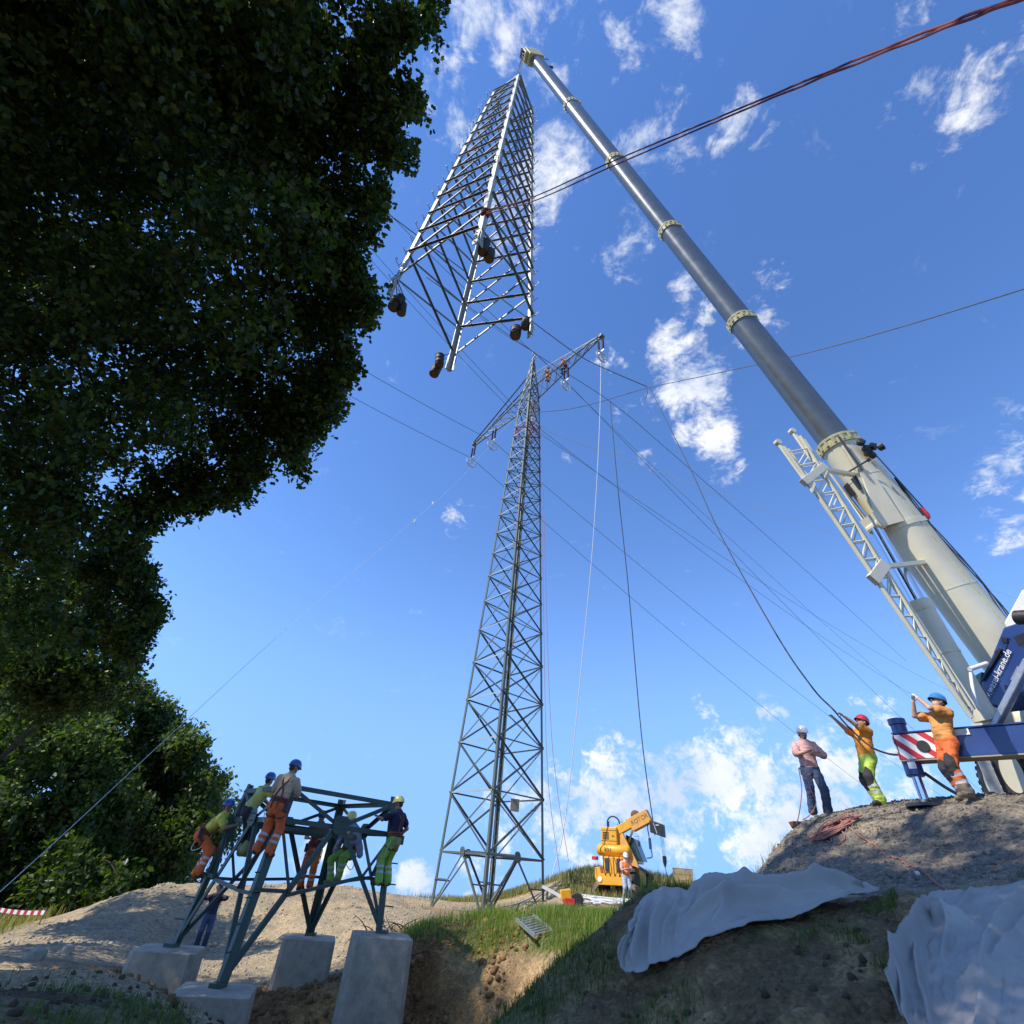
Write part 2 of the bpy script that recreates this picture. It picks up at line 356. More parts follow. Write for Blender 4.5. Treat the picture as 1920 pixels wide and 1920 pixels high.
XY = [(-3.4,13.3,-2.85),(-2.6,12.6,-2.85),(-1.2,13.4,-2.75),(.2,12.9,-2.6),(-3.5,15.0,-2.7),(-2.,15.6,-2.55),(-1.,15.1,-2.5),(.8,14.55,-2.35),(0.,14.85,-2.45),(1.7,13.5,-2.0),(-4.8,16.3,-2.65),(-5.6,13.6,-2.75),(-2.6,10.8,-2.5),(-.6,10.8,-2.4),(.8,11.3,-2.2),
      (-4.1,11.2,-2.45),(-4.9,12.2,-2.65),(-6.6,16.5,-2.7),(-4.4,18.6,-2.5),(-2.2,17.6,-2.0),
      (2.6,11.5,-1.5),(3.4,13.5,-1.2),(1.6,10.2,-1.6),(4.6,13.5,-.9),(6.5,15.5,-.8),(9,16,-.4),(9,13.5,1.6),(12,12,1.75),(14,8,1.8),(10.5,9.5,1.75),(12,5,1.8),(9,6,1.5),(7,4,.6),(5.5,3.,.0),(14,18,-.3),
      (0,0,-1.65),(0,2.5,-1.6),(1.2,3.2,-1.3),(-1.5,3.5,-1.55),(2.5,1,-1.3),(-3,1,-1.5),(5,-2,-.6),(0,-4,-1.5),(-5,-3,-1.4),(-5,4,-1.3),(-8,6,-1.5),(-12,12,-2.4),(0,-12,-1.4),(-14,-6,-1.5),(14,-4,1.0),(-.8,5.5,-1.75),(.3,5,-1.6),(-.6,7.6,-2.0),
      (-20,20,-3.3),(-28,32,-4.2),(-17,25,-3.1),(-21,27,-3.5),(-19,31,-3.6),(-24,24,-3.6),(-30,45,-4.6),(-16,40,-3.6),(-18,36,-3.6),(-10,36,-2.9),(0,40,-2.3),(8,40,-.6),(16,36,-.6),(20,28,-.6),(18,18,-.2),(7,22,-.8),(10,26,-.55),(3.6,25,-1.1),(-.5,25,-1.62),(0,30,-1.62),(-3,26,-1.6),(-3,21.5,-1.65),(-6,20.5,-2.5),(-8.5,20.5,-2.75)]
CPA = np.array(CP+[np.array(q, float) for q in XY])
def _phi(r2): return .5*r2*np.log(np.maximum(r2, 1e-9))
def _tps():
    X = CPA[:, :2]; n = len(X); D = ((X[:, None]-X[None])**2).sum(-1); K = _phi(D)+np.eye(n)*.02
    Pm = np.hstack([np.ones((n, 1)), X]); A = np.block([[K, Pm], [Pm.T, np.zeros((3, 3))]])
    return np.linalg.solve(A, np.concatenate([CPA[:, 2], np.zeros(3)]))
TW = _tps()
def base_h(x, y):
    x = np.asarray(x, float); y = np.asarray(y, float); sh = x.shape; x = x.ravel(); y = y.ravel(); out = np.zeros(len(x))
    for s in range(0, len(x), 40000):
        xx, yy = x[s:s+40000], y[s:s+40000]
        r2 = (xx[:, None]-CPA[None, :, 0])**2+(yy[:, None]-CPA[None, :, 1])**2
        out[s:s+40000] = _phi(r2)@TW[:-3]+TW[-3]+TW[-2]*xx+TW[-1]*yy
    return out.reshape(sh)
def masks(x, y):
    """what covers the ground: weights for grey gravel, tan dirt, brown soil, grass"""
    n = fbm(x*.7, y*.7, 3., 4); n2 = fbm(x*2.3, y*2.3, 9., 3)
    # excavated pit soil
    pit = sstep(1.5, 0, np.hypot((x+3.0)/5.0, (y-14.0)/3.1)*2.2-1.2+n*.25)
    bank = sstep(0, 1.2, x-.2+n*.4)*sstep(9.9, 9.0, y)*sstep(9, 7.5, x)
    grey = sstep(-.3, .4, (y-8.1)+.62*(x-4.)*.9+n*.35)*sstep(2.9, 3.9, x)*sstep(17, 14.5, y)
    grey = np.maximum(grey, sstep(7.5, 8.5, x)*sstep(16, 14, y)*sstep(4, 6, y))
    bank = bank*(1-grey)
    yb = np.interp(x, [-3, -.5, .8, 1.9, 3], [16.2, 15.75, 15.35, 14.4, 13.])
    strip = sstep(-2.6, -1.4, x+n*.6)*sstep(-.1, .35, y-yb+n*.2)*sstep(21.5, 18.5, y-.35*np.maximum(x, 0)+n*2)*(x < 20)
    strip = np.maximum(strip, sstep(1.6, 2.6, x+n*.3)*sstep(9.2, 10.2, y)*sstep(25, 22.5, y)*(1-grey))
    hill = sstep(26.5, 29.5, y+n*1.5)*sstep(3.9, 5.2, x+n*.6)
    hill = np.maximum(hill, sstep(34, 36, y)*sstep(-5, -1, x))
    leftfar = sstep(-15.0, -17.5, x+.25*(y-20)+n*1.)*sstep(17, 22, y)
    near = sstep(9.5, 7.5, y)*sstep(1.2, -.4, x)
    grass = np.clip(strip+hill+leftfar+near*sstep(-.25, .25, n+.1)+bank*sstep(.05, .4, n2*.6+n)*.9, 0, 1)
    return dict(pit=pit, bank=bank, grey=grey, strip=strip, hill=hill, leftfar=leftfar, near=near, grass=grass, n=n, n2=n2)
def ground_h(x, y, fine=True, M=None):
    x = np.asarray(x, float); y = np.asarray(y, float)
    h = base_h(x, y); r = np.hypot(x, y)
    far = sstep(38, 60, r); h = h*(1-far)+far*(-2.6-.07*(r-38))
    if fine:
        M = masks(x, y) if M is None else M
        d = .035*fbm(x*1.1, y*1.1, 1., 4)
        d = d+M['pit']*(.20*fbm(x*1.9, y*1.9, 2., 5, .62)+.09*np.abs(fbm(x*5, y*5, 4., 4, .6)))
        d = d+M['bank']*(.09*fbm(x*2.2, y*2.2, 5., 5, .6)+.05*np.abs(fbm(x*5, y*7, 15., 4, .6))+.022*vnoise(x*13, y*15, 2.5))
        d = d+M['grey']*(.05*fbm(x*2, y*2, 6., 5, .65)+.018*vnoise(x*16, y*16))
        # erosion gullies down the left spoil heap
        lm = sstep(19, 22, y)*sstep(-1, -4, x)*sstep(33, 30, y)*sstep(-19, -14, x)
        g = x*.55+y*.25
        d = d+lm*(.10*fbm(g*2.2, (y-x)*.12, 7., 4)+.04*fbm(x*2.5, y*2.5, 8., 4))
        d = d+(1-np.maximum(M['pit'], M['grass']))*.02*vnoise(x*9, y*9)
        h = h+d*sstep(70, 30, r)
    return h
def hz(x, y): return float(ground_h(np.array([x]), np.array([y]))[0])
def hit(px, py, y0=3., y1=60.):
    """first point of the ground along a photo pixel's ray"""
    d = ray(px, py); Y = np.geomspace(y0, y1, 1500); P = d[None]*(Y/d[1])[:, None]
    g = ground_h(P[:, 0], P[:, 1]); k = np.nonzero(P[:, 2] < g)[0]
    return P[k[0]] if len(k) else None

def build_ground():
    ang = np.concatenate([np.linspace(-62, 62, 640), np.linspace(66, 294, 58)])*math.pi/180
    rad = np.concatenate([[.4, .9, 1.5, 2.1, 2.7], np.geomspace(3.2, 62, 480), np.geomspace(70, 3500, 26)])
    A, Rr = np.meshgrid(ang, rad); x = np.sin(A)*Rr; y = np.cos(A)*Rr
    M = masks(x, y); h = ground_h(x, y, True, M)
    na, nr = len(ang), len(rad)
    V = np.stack([x, y, h], -1).reshape(-1, 3); V = np.vstack([V, [[0, 0, hz(0, 0)]]])
    i = np.arange(nr-1)[:, None]*na; j = np.arange(na)[None]; jn = (j+1) % na
    F = np.stack([i+j, i+na+j, i+na+jn, i+jn], -1).reshape(-1, 4)
    me = bpy.data.meshes.new('ground'); nv = len(V); nf = len(F)
    me.vertices.add(nv); me.vertices.foreach_set('co', V.ravel())
    me.loops.add(nf*4); me.loops.foreach_set('vertex_index', F.ravel().astype(np.int32))
    me.polygons.add(nf); me.polygons.foreach_set('loop_start', (np.arange(nf)*4).astype(np.int32)); me.update(calc_edges=True)
    me.polygons.foreach_set('use_smooth', [True]*nf)
    # colour of the earth itself
    def lerp(a, b, t): return a*(1-t[..., None])+np.asarray(b)*t[..., None]
    c = np.ones(x.shape+(3,))*np.array([.32, .25, .155])                     # tan dirt
    c = lerp(c, [.39, .29, .165], sstep(.0, .5, M['n']))
    c = lerp(c, [.18, .155, .12], sstep(.1, .5, M['n2'])*.6)
    soil = np.ones_like(c)*np.array([.17, .085, .03]); soil = lerp(soil, [.46, .27, .095], sstep(-.2, .4, M['n'])*.8)
    c = c*(1-M['pit'][..., None])+soil*M['pit'][..., None]
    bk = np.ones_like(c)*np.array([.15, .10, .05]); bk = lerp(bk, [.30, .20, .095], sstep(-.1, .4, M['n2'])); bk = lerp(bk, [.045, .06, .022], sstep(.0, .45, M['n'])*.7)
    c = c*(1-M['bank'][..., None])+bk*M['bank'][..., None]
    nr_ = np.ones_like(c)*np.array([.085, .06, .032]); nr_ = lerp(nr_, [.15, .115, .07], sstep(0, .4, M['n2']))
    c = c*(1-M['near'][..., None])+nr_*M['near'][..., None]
    gy = np.ones_like(c)*np.array([.20, .17, .13]); gy = lerp(gy, [.33, .26, .17], sstep(.15, .5, M['n']))
    c = c*(1-M['grey'][..., None])+gy*M['grey'][..., None]
    gr = np.ones_like(c)*np.array([.075, .105, .025]); gr = lerp(gr, [.16, .14, .055], sstep(.0, .4, M['n2']))
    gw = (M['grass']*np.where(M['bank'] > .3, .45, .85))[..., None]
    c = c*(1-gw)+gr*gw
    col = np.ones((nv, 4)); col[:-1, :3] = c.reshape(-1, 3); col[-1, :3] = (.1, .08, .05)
    at = me.color_attributes.new('Tint', 'FLOAT_COLOR', 'POINT'); at.data.foreach_set('color', col.ravel())
    m = bpy.data.materials.new('earth'); m.use_nodes = True; nt = m.node_tree; N = nt.nodes; L = nt.links; b = N['Principled BSDF']
    b.inputs['Roughness'].default_value = .95; b.inputs['Specular IOR Level'].default_value = .2
    a = N.new('ShaderNodeAttribute'); a.attribute_name = 'Tint'; tc = N.new('ShaderNodeTexCoord')
    n1 = N.new('ShaderNodeTexNoise'); n1.inputs['Scale'].default_value = 9; n1.inputs['Detail'].default_value = 10; n1.inputs['Roughness'].default_value = .7; L.new(tc.outputs['Object'], n1.inputs['Vector'])
    vo = N.new('ShaderNodeTexVoronoi'); vo.inputs['Scale'].default_value = 24; L.new(tc.outputs['Object'], vo.inputs['Vector'])
    mr = N.new('ShaderNodeMapRange'); mr.inputs['From Min'].default_value = .25; mr.inputs['From Max'].default_value = .75; mr.inputs['To Min'].default_value = .5; mr.inputs['To Max'].default_value = 1.5; L.new(n1.outputs[0], mr.inputs['Value'])
    sv = N.new('ShaderNodeSeparateColor'); L.new(vo.outputs['Color'], sv.inputs[0])
    m2 = N.new('ShaderNodeMapRange'); m2.inputs['To Min'].default_value = .78; m2.inputs['To Max'].default_value = 1.25; L.new(sv.outputs[0], m2.inputs['Value'])
    mm = N.new('ShaderNodeMath'); mm.operation = 'MULTIPLY'; L.new(mr.outputs[0], mm.inputs[0]); L.new(m2.outputs[0], mm.inputs[1])
    vm = N.new('ShaderNodeVectorMath'); vm.operation = 'SCALE'; L.new(a.outputs['Color'], vm.inputs[0]); L.new(mm.outputs[0], vm.inputs['Scale']); L.new(vm.outputs[0], b.inputs['Base Color'])
    bp = N.new('ShaderNodeBump'); bp.inputs['Strength'].default_value = .8; bp.inputs['Distance'].default_value = .03
    ah = N.new('ShaderNodeMath'); ah.operation = 'SUBTRACT'; L.new(n1.outputs[0], ah.inputs[0]); L.new(vo.outputs['Distance'], ah.inputs[1]); L.new(ah.outputs[0], bp.inputs['Height']); L.new(bp.outputs[0], b.inputs['Normal'])
    me.materials.append(m)
    o = bpy.data.objects.new('ground', me); COL.objects.link(o)
    tag(o, 'excavated site ground of tan dirt, grey gravel bank and grass', kind='structure')
build_ground()

def mesh_np(name, V, F, m, smooth=False, mi=None):
    """many small faces as one mesh: V (n,3), F (m,k)"""
    me = bpy.data.meshes.new(name); nv = len(V); nf, k = F.shape
    me.vertices.add(nv); me.vertices.foreach_set('co', np.ascontiguousarray(V, float).ravel())
    me.loops.add(nf*k); me.loops.foreach_set('vertex_index', F.ravel().astype(np.int32))
    me.polygons.add(nf); me.polygons.foreach_set('loop_start', (np.arange(nf)*k).astype(np.int32)); me.update(calc_edges=True)
    if smooth: me.polygons.foreach_set('use_smooth', [True]*nf)
    for q in (m if isinstance(m, list) else [m]): me.materials.append(q)
    if mi is not None: me.polygons.foreach_set('material_index', mi.astype(np.int32))
    o = bpy.data.objects.new(name, me); COL.objects.link(o); return o

def leaf_mat(name, c1, c2, c3, trans=.35, rough=.5):
    m = bpy.data.materials.new(name); m.use_nodes = True; nt = m.node_tree; N = nt.nodes; L = nt.links; b = N['Principled BSDF']; out = N['Material Output']
    g = N.new('ShaderNodeNewGeometry'); rp = N.new('ShaderNodeValToRGB'); e = rp.color_ramp.elements
    e[0].color = (*c1, 1); e[0].position = .05; e[1].color = (*c3, 1); e[1].position = .95; x = e.new(.5); x.color = (*c2, 1)
    L.new(g.outputs['Random Per Island'], rp.inputs[0]); L.new(rp.outputs[0], b.inputs['Base Color']); b.inputs['Roughness'].default_value = rough; b.inputs['Specular IOR Level'].default_value = .35
    tl = N.new('ShaderNodeBsdfTranslucent'); mx = N.new('ShaderNodeMix'); mx.data_type = 'RGBA'; mx.blend_type = 'MULTIPLY'; mx.inputs['Factor'].default_value = 1; mx.inputs['B'].default_value = (1.7, 1.9, .55, 1)
    L.new(rp.outputs[0], mx.inputs['A']); L.new(mx.outputs['Result'], tl.inputs[0]); ms = N.new('ShaderNodeMixShader'); ms.inputs[0].default_value = trans
    L.new(b.outputs[0], ms.inputs[1]); L.new(tl.outputs[0], ms.inputs[2]); L.new(ms.outputs[0], out.inputs[0])
    MATS[name] = m; return m
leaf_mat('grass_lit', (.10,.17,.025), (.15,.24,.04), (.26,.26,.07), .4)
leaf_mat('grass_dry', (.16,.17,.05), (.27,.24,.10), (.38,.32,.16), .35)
leaf_mat('grass_shade', (.035,.07,.014), (.06,.11,.02), (.13,.14,.04), .35)  # shaded copy of the lit grass; light and shade are in the blade colours

def blades(name, x, y, hgt, wid, m, label, lean=.5):
    n = len(x); z = ground_h(x, y)-.015
    a = rng.uniform(0, 2*math.pi, n); h = hgt*rng.uniform(.5, 1.25, n); w = wid*rng.uniform(.7, 1.3, n)
    la = rng.uniform(0, 2*math.pi, n); ll = lean*h*rng.uniform(.1, 1., n)
    dx, dy = np.cos(a)*w/2, np.sin(a)*w/2; ox, oy = np.cos(la)*ll, np.sin(la)*ll
    P = np.stack([np.stack([x-dx, y-dy, z], -1), np.stack([x+dx, y+dy, z], -1),
                  np.stack([x+dx*.75+ox*.35, y+dy*.75+oy*.35, z+h*.6], -1), np.stack([x-dx*.75+ox*.35, y-dy*.75+oy*.35, z+h*.6], -1),
                  np.stack([x+ox, y+oy, z+h*(1-.25*ll/h)], -1)], 1)
    b = np.arange(n)[:, None]*5
    F = np.concatenate([b+[0, 1, 2], b+[0, 2, 3], b+[3, 2, 4]], 0)
    o = mesh_np(name, P.reshape(-1, 3), F, MATS[m]); return tag(o, label, 'grass', kind='stuff')
FAB = [[(1150,1730),(1190,1675),(1300,1655),(1400,1670),(1640,1645),(1670,1690),(1560,1735),(1400,1810),(1320,1845),(1165,1850)], [(1690,1670),(1990,1640),(1990,2010),(1660,2010)]]
def under_fabric(x, y):
    p = proj(np.stack([x, y, ground_h(x, y, False)], -1)); out = np.zeros(len(x), bool)
    for poly in FAB:
        q = np.array(poly, float); ins = np.zeros(len(x), bool)
        for i in range(len(q)):
            (x1, y1), (x2, y2) = q[i], q[i-1]; ins ^= ((y1 > p[:, 1]) != (y2 > p[:, 1])) & (p[:, 0] < (x2-x1)*(p[:, 1]-y1)/(y2-y1+1e-9)+x1)
        out |= ins & (y < 8.6) & (y > 3)
    return out
def scatter(n, x0, x1, y0, y1, w):
    x = rng.uniform(x0, x1, n); y = rng.uniform(y0, y1, n); k = rng.random(n) < w(x, y); x, y = x[k], y[k]
    if x0 > 0 and y0 < 6: k = ~under_fabric(x, y); x, y = x[k], y[k]
    return x, y
def clump(x, y, s=3.): return sstep(-.25, .35, fbm(x*s, y*s, 21., 2))
def build_grass():
    x, y = scatter(90000, -3, 8, 9.5, 24, lambda x, y: masks(x, y)['strip']*(.25+.75*clump(x, y, 1.6)))
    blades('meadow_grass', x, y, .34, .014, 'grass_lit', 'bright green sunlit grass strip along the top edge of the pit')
    x, y = scatter(26000, -3.5, 9, 10, 26, lambda x, y: np.clip(masks(x, y)['strip']*.8+.10*sstep(15.8, 17, y)*sstep(-3, -1, x), 0, 1)*clump(x, y, 2.6)*.8)
    blades('weed_stalks', x, y, .40, .012, 'grass_dry', 'scattered dry stalks among the green grass at the pit edge', .55)
    x, y = scatter(60000, 1, 20, 26, 37, lambda x, y: masks(x, y)['hill']*(.35+.65*clump(x, y, 1.)))
    blades('hill_grass', x, y, .42, .028, 'grass_dry', 'tall dry-tipped grass on the knoll round the yellow telehandler', .45)
    x, y = scatter(26000, -5, 3, 33, 38, lambda x, y: masks(x, y)['hill']*.7)
    blades('verge_grass', x, y, .38, .03, 'grass_dry', 'pale grass fringe on the skyline behind the lattice pylon', .4)
    x, y = scatter(200000, .2, 7.5, 3.5, 9.8, lambda x, y: masks(x, y)['bank']*np.maximum(sstep(-.12, .35, masks(x, y)['n2']*.6+masks(x, y)['n']), .45*sstep(2.2, 1.4, x-.25*(y-7))*sstep(-.3, .3, masks(x, y)['n2']))*.6)
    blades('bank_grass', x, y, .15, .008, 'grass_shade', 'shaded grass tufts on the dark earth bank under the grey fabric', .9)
    x, y = scatter(50000, -7, 1.0, 4, 11.5, lambda x, y: sstep(0., .35, masks(x, y)['n'])*.33*sstep(10.5, 8.5, y)*sstep(1., -.5, x))
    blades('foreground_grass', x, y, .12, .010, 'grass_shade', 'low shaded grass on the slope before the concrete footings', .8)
    x, y = scatter(40000, -34, -11, 17, 42, lambda x, y: masks(x, y)['leftfar'])
    blades('field_grass', x, y, .5, .03, 'grass_dry', 'long grass at the foot of the wood behind the barrier tape', .5)
build_grass()

ROCK = []
def rock_proto(n=6):
    for k in range(n):
        bm = bmesh.new(); bmesh.ops.create_icosphere(bm, subdivisions=1, radius=1)
        V = np.array([v.co[:] for v in bm.verts]); F = np.array([[v.index for v in f.verts] for f in bm.faces]); bm.free()
        V = V*(1+.28*rng.normal(0, 1, (len(V), 1)).clip(-1.2, 1.2))+.08*rng.normal(0, 1, V.shape)*np.array([1, rng.uniform(.7, 1), rng.uniform(.45, .75)]); ROCK.append((V, F))
rock_proto()
def rocks(name, x, y, size, m, label, cat='stones', sink=.3):
    z = ground_h(x, y); VV = []; FF = []; o = 0
    for i in range(len(x)):
        V, F = ROCK[i % 6]; s = size[i]; a = rng.uniform(0, 6.28); c, s_ = math.cos(a), math.sin(a)
        W = V@np.array([[c, s_, 0], [-s_, c, 0], [0, 0, 1]])*s; W = W+[x[i], y[i], z[i]+s*(.5-sink)]
        VV.append(W); FF.append(F+o); o += len(V)
    ob = mesh_np(name, np.vstack(VV), np.vstack(FF), MATS[m]); return tag(ob, label, cat, kind='stuff')
mat('stone_grey', (.155,.138,.115), .9, 0, .45, 2.2, bump=.4)
mat('stone_pale', (.33,.29,.22), .9, 0, .35, 1.1, bump=.4)
mat('earth_dark', (.075,.05,.027), .95, 0, .45, 2.5, bump=.8, bscale=25)
mat('clod', (.15,.078,.03), .95, 0, .45, 2.5, bump=.8, bscale=25, rgb2=(.32,.18,.07))
def build_rocks():
    x, y = scatter(26000, 3.5, 12, 5, 15, lambda x, y: masks(x, y)['grey']*(.2+.6*sstep(-.2, .3, fbm(x*1.1, y*1.1, 33., 3))))
    rocks('gravel', x, y, .008+.026*rng.random(len(x))**4, 'stone_grey', 'loose grey gravel strewn over the crane bank', 'gravel')
    x, y = scatter(22000, -7.2, 1.8, 10.2, 17.2, lambda x, y: masks(x, y)['pit']*sstep(-.3, .3, fbm(x*1.3, y*1.3, 44., 3)))
    rocks('soil_clods', x, y, .012+.075*rng.random(len(x))**4, 'clod', 'brown clods of dug earth round the footings', 'soil')
    x, y = scatter(9000, -16, 4, 16.5, 33, lambda x, y: .6*(1-masks(x, y)['grass'])*(1-masks(x, y)['pit']))
    rocks('pebbles', x, y, .012+.05*rng.random(len(x))**5, 'stone_pale', 'pale stones lying on the tan dirt heap', 'stones')
    x, y = scatter(1500, .5, 7, 4, 9.5, lambda x, y: masks(x, y)['bank']*.6)
    rocks('earth_lumps', x, y, .01+.035*rng.random(len(x))**4, 'earth_dark', 'earth lumps on the dark bank face', 'soil')
    x, y = scatter(1500, -6, 0, 4.5, 11, lambda x, y: .4+0*x)
    rocks('rubble', x, y, .01+.045*rng.random(len(x))**4, 'earth_dark', 'small earth rubble on the shaded foreground slope', 'stones')
build_rocks()
for px, py, s, c in [(1723,1640,.035,'white'),(120,1788,.16,'stone_pale'),(60,1800,.2,'stone_pale'),(700,1795,.1,'stone_pale')]:
    pt = hit(px, py)
    if pt is None: continue
    V, F = ROCK[int(px) % 6]; mb = MB(); mb.add(V*s+pt+[0, 0, s*.25], [tuple(f) for f in F])
    lb = {1723: 'small white pebble on the grey gravel bank', 120: 'pale stone on the ground left of the concrete footings', 60: 'rounded pale boulder at the far left edge of the dirt', 700: 'pale lump of rock in the pit beside the tall footing'}[px]
    one('loose_stone', mb, c, lb, 'stone')

# ---------------------------------------------------------------- grey geotextile sheets on the bank
def edge_lerp(E, t):
    E = np.asarray(E, float); u = np.linspace(0, 1, len(E)); return np.stack([np.interp(t, u, E[:, k]) for k in range(E.shape[1])], -1)
def sheet(top, bot, label, folds, nu=150, nv=60, seed=0):
    """rows of (px, py, Y) along the upper and the lower hem; the cloth lies on the ground between them and is thrown into folds"""
    u = np.linspace(0, 1, nu); v = np.linspace(0, 1, nv); T = edge_lerp(top, u); B = edge_lerp(bot, u)
    P = np.zeros((nu, nv, 3))
    for j, t in enumerate(v):
        Q = T*(1-t)+B*t
        P[:, j] = np.array([atY(*q) for q in Q])
    for j in range(nv):
        g = base_h(P[:, j, 0], P[:, j, 1]); P[:, j, 2] = np.maximum(P[:, j, 2], g+.09)
    U, Vv = np.meshgrid(u, v, indexing='ij')
    d = folds(U, Vv)+.010*fbm(U*30, Vv*16, seed+3, 3)
    tu = np.gradient(P, axis=0); tv = np.gradient(P, axis=1); nn = np.cross(tu, tv); nn /= np.linalg.norm(nn, axis=-1, keepdims=True)+1e-9
    s = np.sign((nn*(-P)).sum(-1, keepdims=True)); P = P+nn*s*(d[..., None]+.03)
    i = np.arange(nu-1)[:, None]*nv; j = np.arange(nv-1)[None]
    F = np.stack([i+j, i+nv+j, i+nv+j+1, i+j+1], -1).reshape(-1, 4)
    org = P.reshape(-1, 3).min(0); o = mesh_np('ground_fabric', P.reshape(-1, 3)-org, F, MATS['fabric_grey'], True); o.location = tuple(org)
    md = o.modifiers.new('thick', 'SOLIDIFY'); md.thickness = .012; md.offset = 0
    return tag(o, label, 'fabric', 'grey fabric sheets on the bank')
def ridge(x, c, w): return (1+((x-c)/w)**2)**-1.5
def warp(U, V, s): return U+.030*fbm(U*5, V*2.2, s, 3), V+.07*fbm(U*4, V*3, s+5, 3)
def folds1(U, V):
    U0, V0 = U, V; U, V = warp(U, V, 31.); d = 0
    for c0, c1, w, a in [(.030,.005,.014,.15),(.072,.040,.012,.13),(.105,.09,.010,.08),(.160,.125,.016,.18),(.215,.20,.017,.20),(.275,.225,.011,.08),(.345,.26,.010,.05)]:
        d = d+1.25*a*ridge(U, c0+(c1-c0)*V, w)*(.15+.95*V)*sstep(-.1, .3, V)*(1-.6*sstep(.6, 1, V))
    d = d+.26*ridge(V, .26+.30*(U-.3), .05)*sstep(.25, .40, U)*sstep(1., .8, U)
    d = d+.22*ridge(V, .66-.35*(U-.35), .042)*sstep(.26, .40, U)*sstep(.72, .5, U)
    d = d+.12*ridge(V, .48+.5*(U-.5), .06)*sstep(.42, .55, U)*sstep(.9, .7, U)
    d = d+.08*ridge(U+.25*V, .62, .03)+.06*ridge(U-.2*V, .70, .025)+.05*ridge(V, .93, .04)*sstep(.25, .35, U)
    return d*sstep(-.15, .18, V0)*(1-.5*sstep(.8, 1, V0))+.03*fbm(U0*6, V0*3, 71., 4)+.035*np.abs(fbm(U0*13+V0*2, V0*6, 73., 4, .55))
sheet([(1183,1722,7.6),(1200,1697,7.8),(1250,1686,7.9),(1300,1680,7.9),(1345,1690,7.9),(1400,1690,7.9),(1450,1690,7.8),(1500,1684,7.75),(1560,1672,7.65),(1625,1660,7.55),(1655,1684,7.4)],
      [(1171,1822,7.2),(1180,1834,7.05),(1230,1842,6.9),(1290,1842,6.85),(1340,1824,6.85),(1400,1800,6.9),(1460,1776,6.95),(1510,1750,7.0),(1555,1722,7.15),(1600,1706,7.25),(1655,1694,7.3)],
      'grey fabric sheet bunched into hanging folds along the bank crest below the gravel', folds1, 260, 90, 5)
def folds2(U, V):
    U0, V0 = U, V; U, V = warp(U, V, 53.)
    d = .22*ridge(U, .34-.22*V, .024)*sstep(.0, .3, V)+.08*ridge(U, .47-.04*V, .02)*sstep(.7, .4, V)
    d = d+.13*ridge(U, .66+.22*(1-V)**2, .03)*sstep(.9, .5, V)+.09*ridge(U, .10+.25*(V-.5), .02)*sstep(.45, .7, V)
    d = d+.20*ridge(V, .34+.30*(U-.4), .022)*sstep(.25, .38, U)*sstep(.7, .5, U)
    d = d+.10*ridge(V, .74-.25*(U-.6), .035)*sstep(.45, .65, U)+.08*ridge(U-.45*V, -.02, .02)*sstep(.5, .7, V)+.08*ridge(U+.35*V, .98, .03)
    return d*.85*sstep(-.15, .2, V0)+.03*fbm(U0*5, V0*4, 77., 4)+.04*np.abs(fbm(U0*8, V0*7+U0*2, 79., 4, .55))
sheet([(1736,1684,6.7),(1752,1690,6.75),(1790,1693,6.7),(1840,1690,6.6),(1890,1680,6.5),(1960,1660,6.3),(2060,1650,6.1)],
      [(1712,1925,5.2),(1716,1990,4.7),(1760,2060,4.3),(1820,2090,4.1),(1890,2100,4.0),(1960,2110,3.9),(2060,2120,3.8)],
      'wide grey fabric sheet spread down the bank beside the bunched one', folds2, 170, 170, 8)
# ================================================================== LATTICE TOWERS
def sq_corner(cx, cy, a, ph, k): t = ph+k*math.pi/2; return np.array([cx+a*math.cos(t), cy+a*math.sin(t)])
def gusset(parent, c, nrm, up, w, h, m):
    nrm = np.asarray(nrm, float); nrm /= np.linalg.norm(nrm); up = np.asarray(up, float); up -= nrm*(up@nrm); up /= np.linalg.norm(up); x = np.cross(up, nrm)
    P = [c+x*a*w+up*b*h for a, b in ((-.5,-.3),(-.3,-.5),(.3,-.5),(.5,-.3),(.5,.3),(.3,.5),(-.3,.5),(-.5,.3))]
    mb = MB().prism([p-nrm*.006 for p in P], nrm*.012)
    for a in (-.3, -.1, .1, .3):
        for b in (-.2, .2): mb.lathe(c+x*a*w+up*b*h, nrm, [(0, .016), (.022, .016)], 6)
    return mb.build('gusset_plate', m, parent)

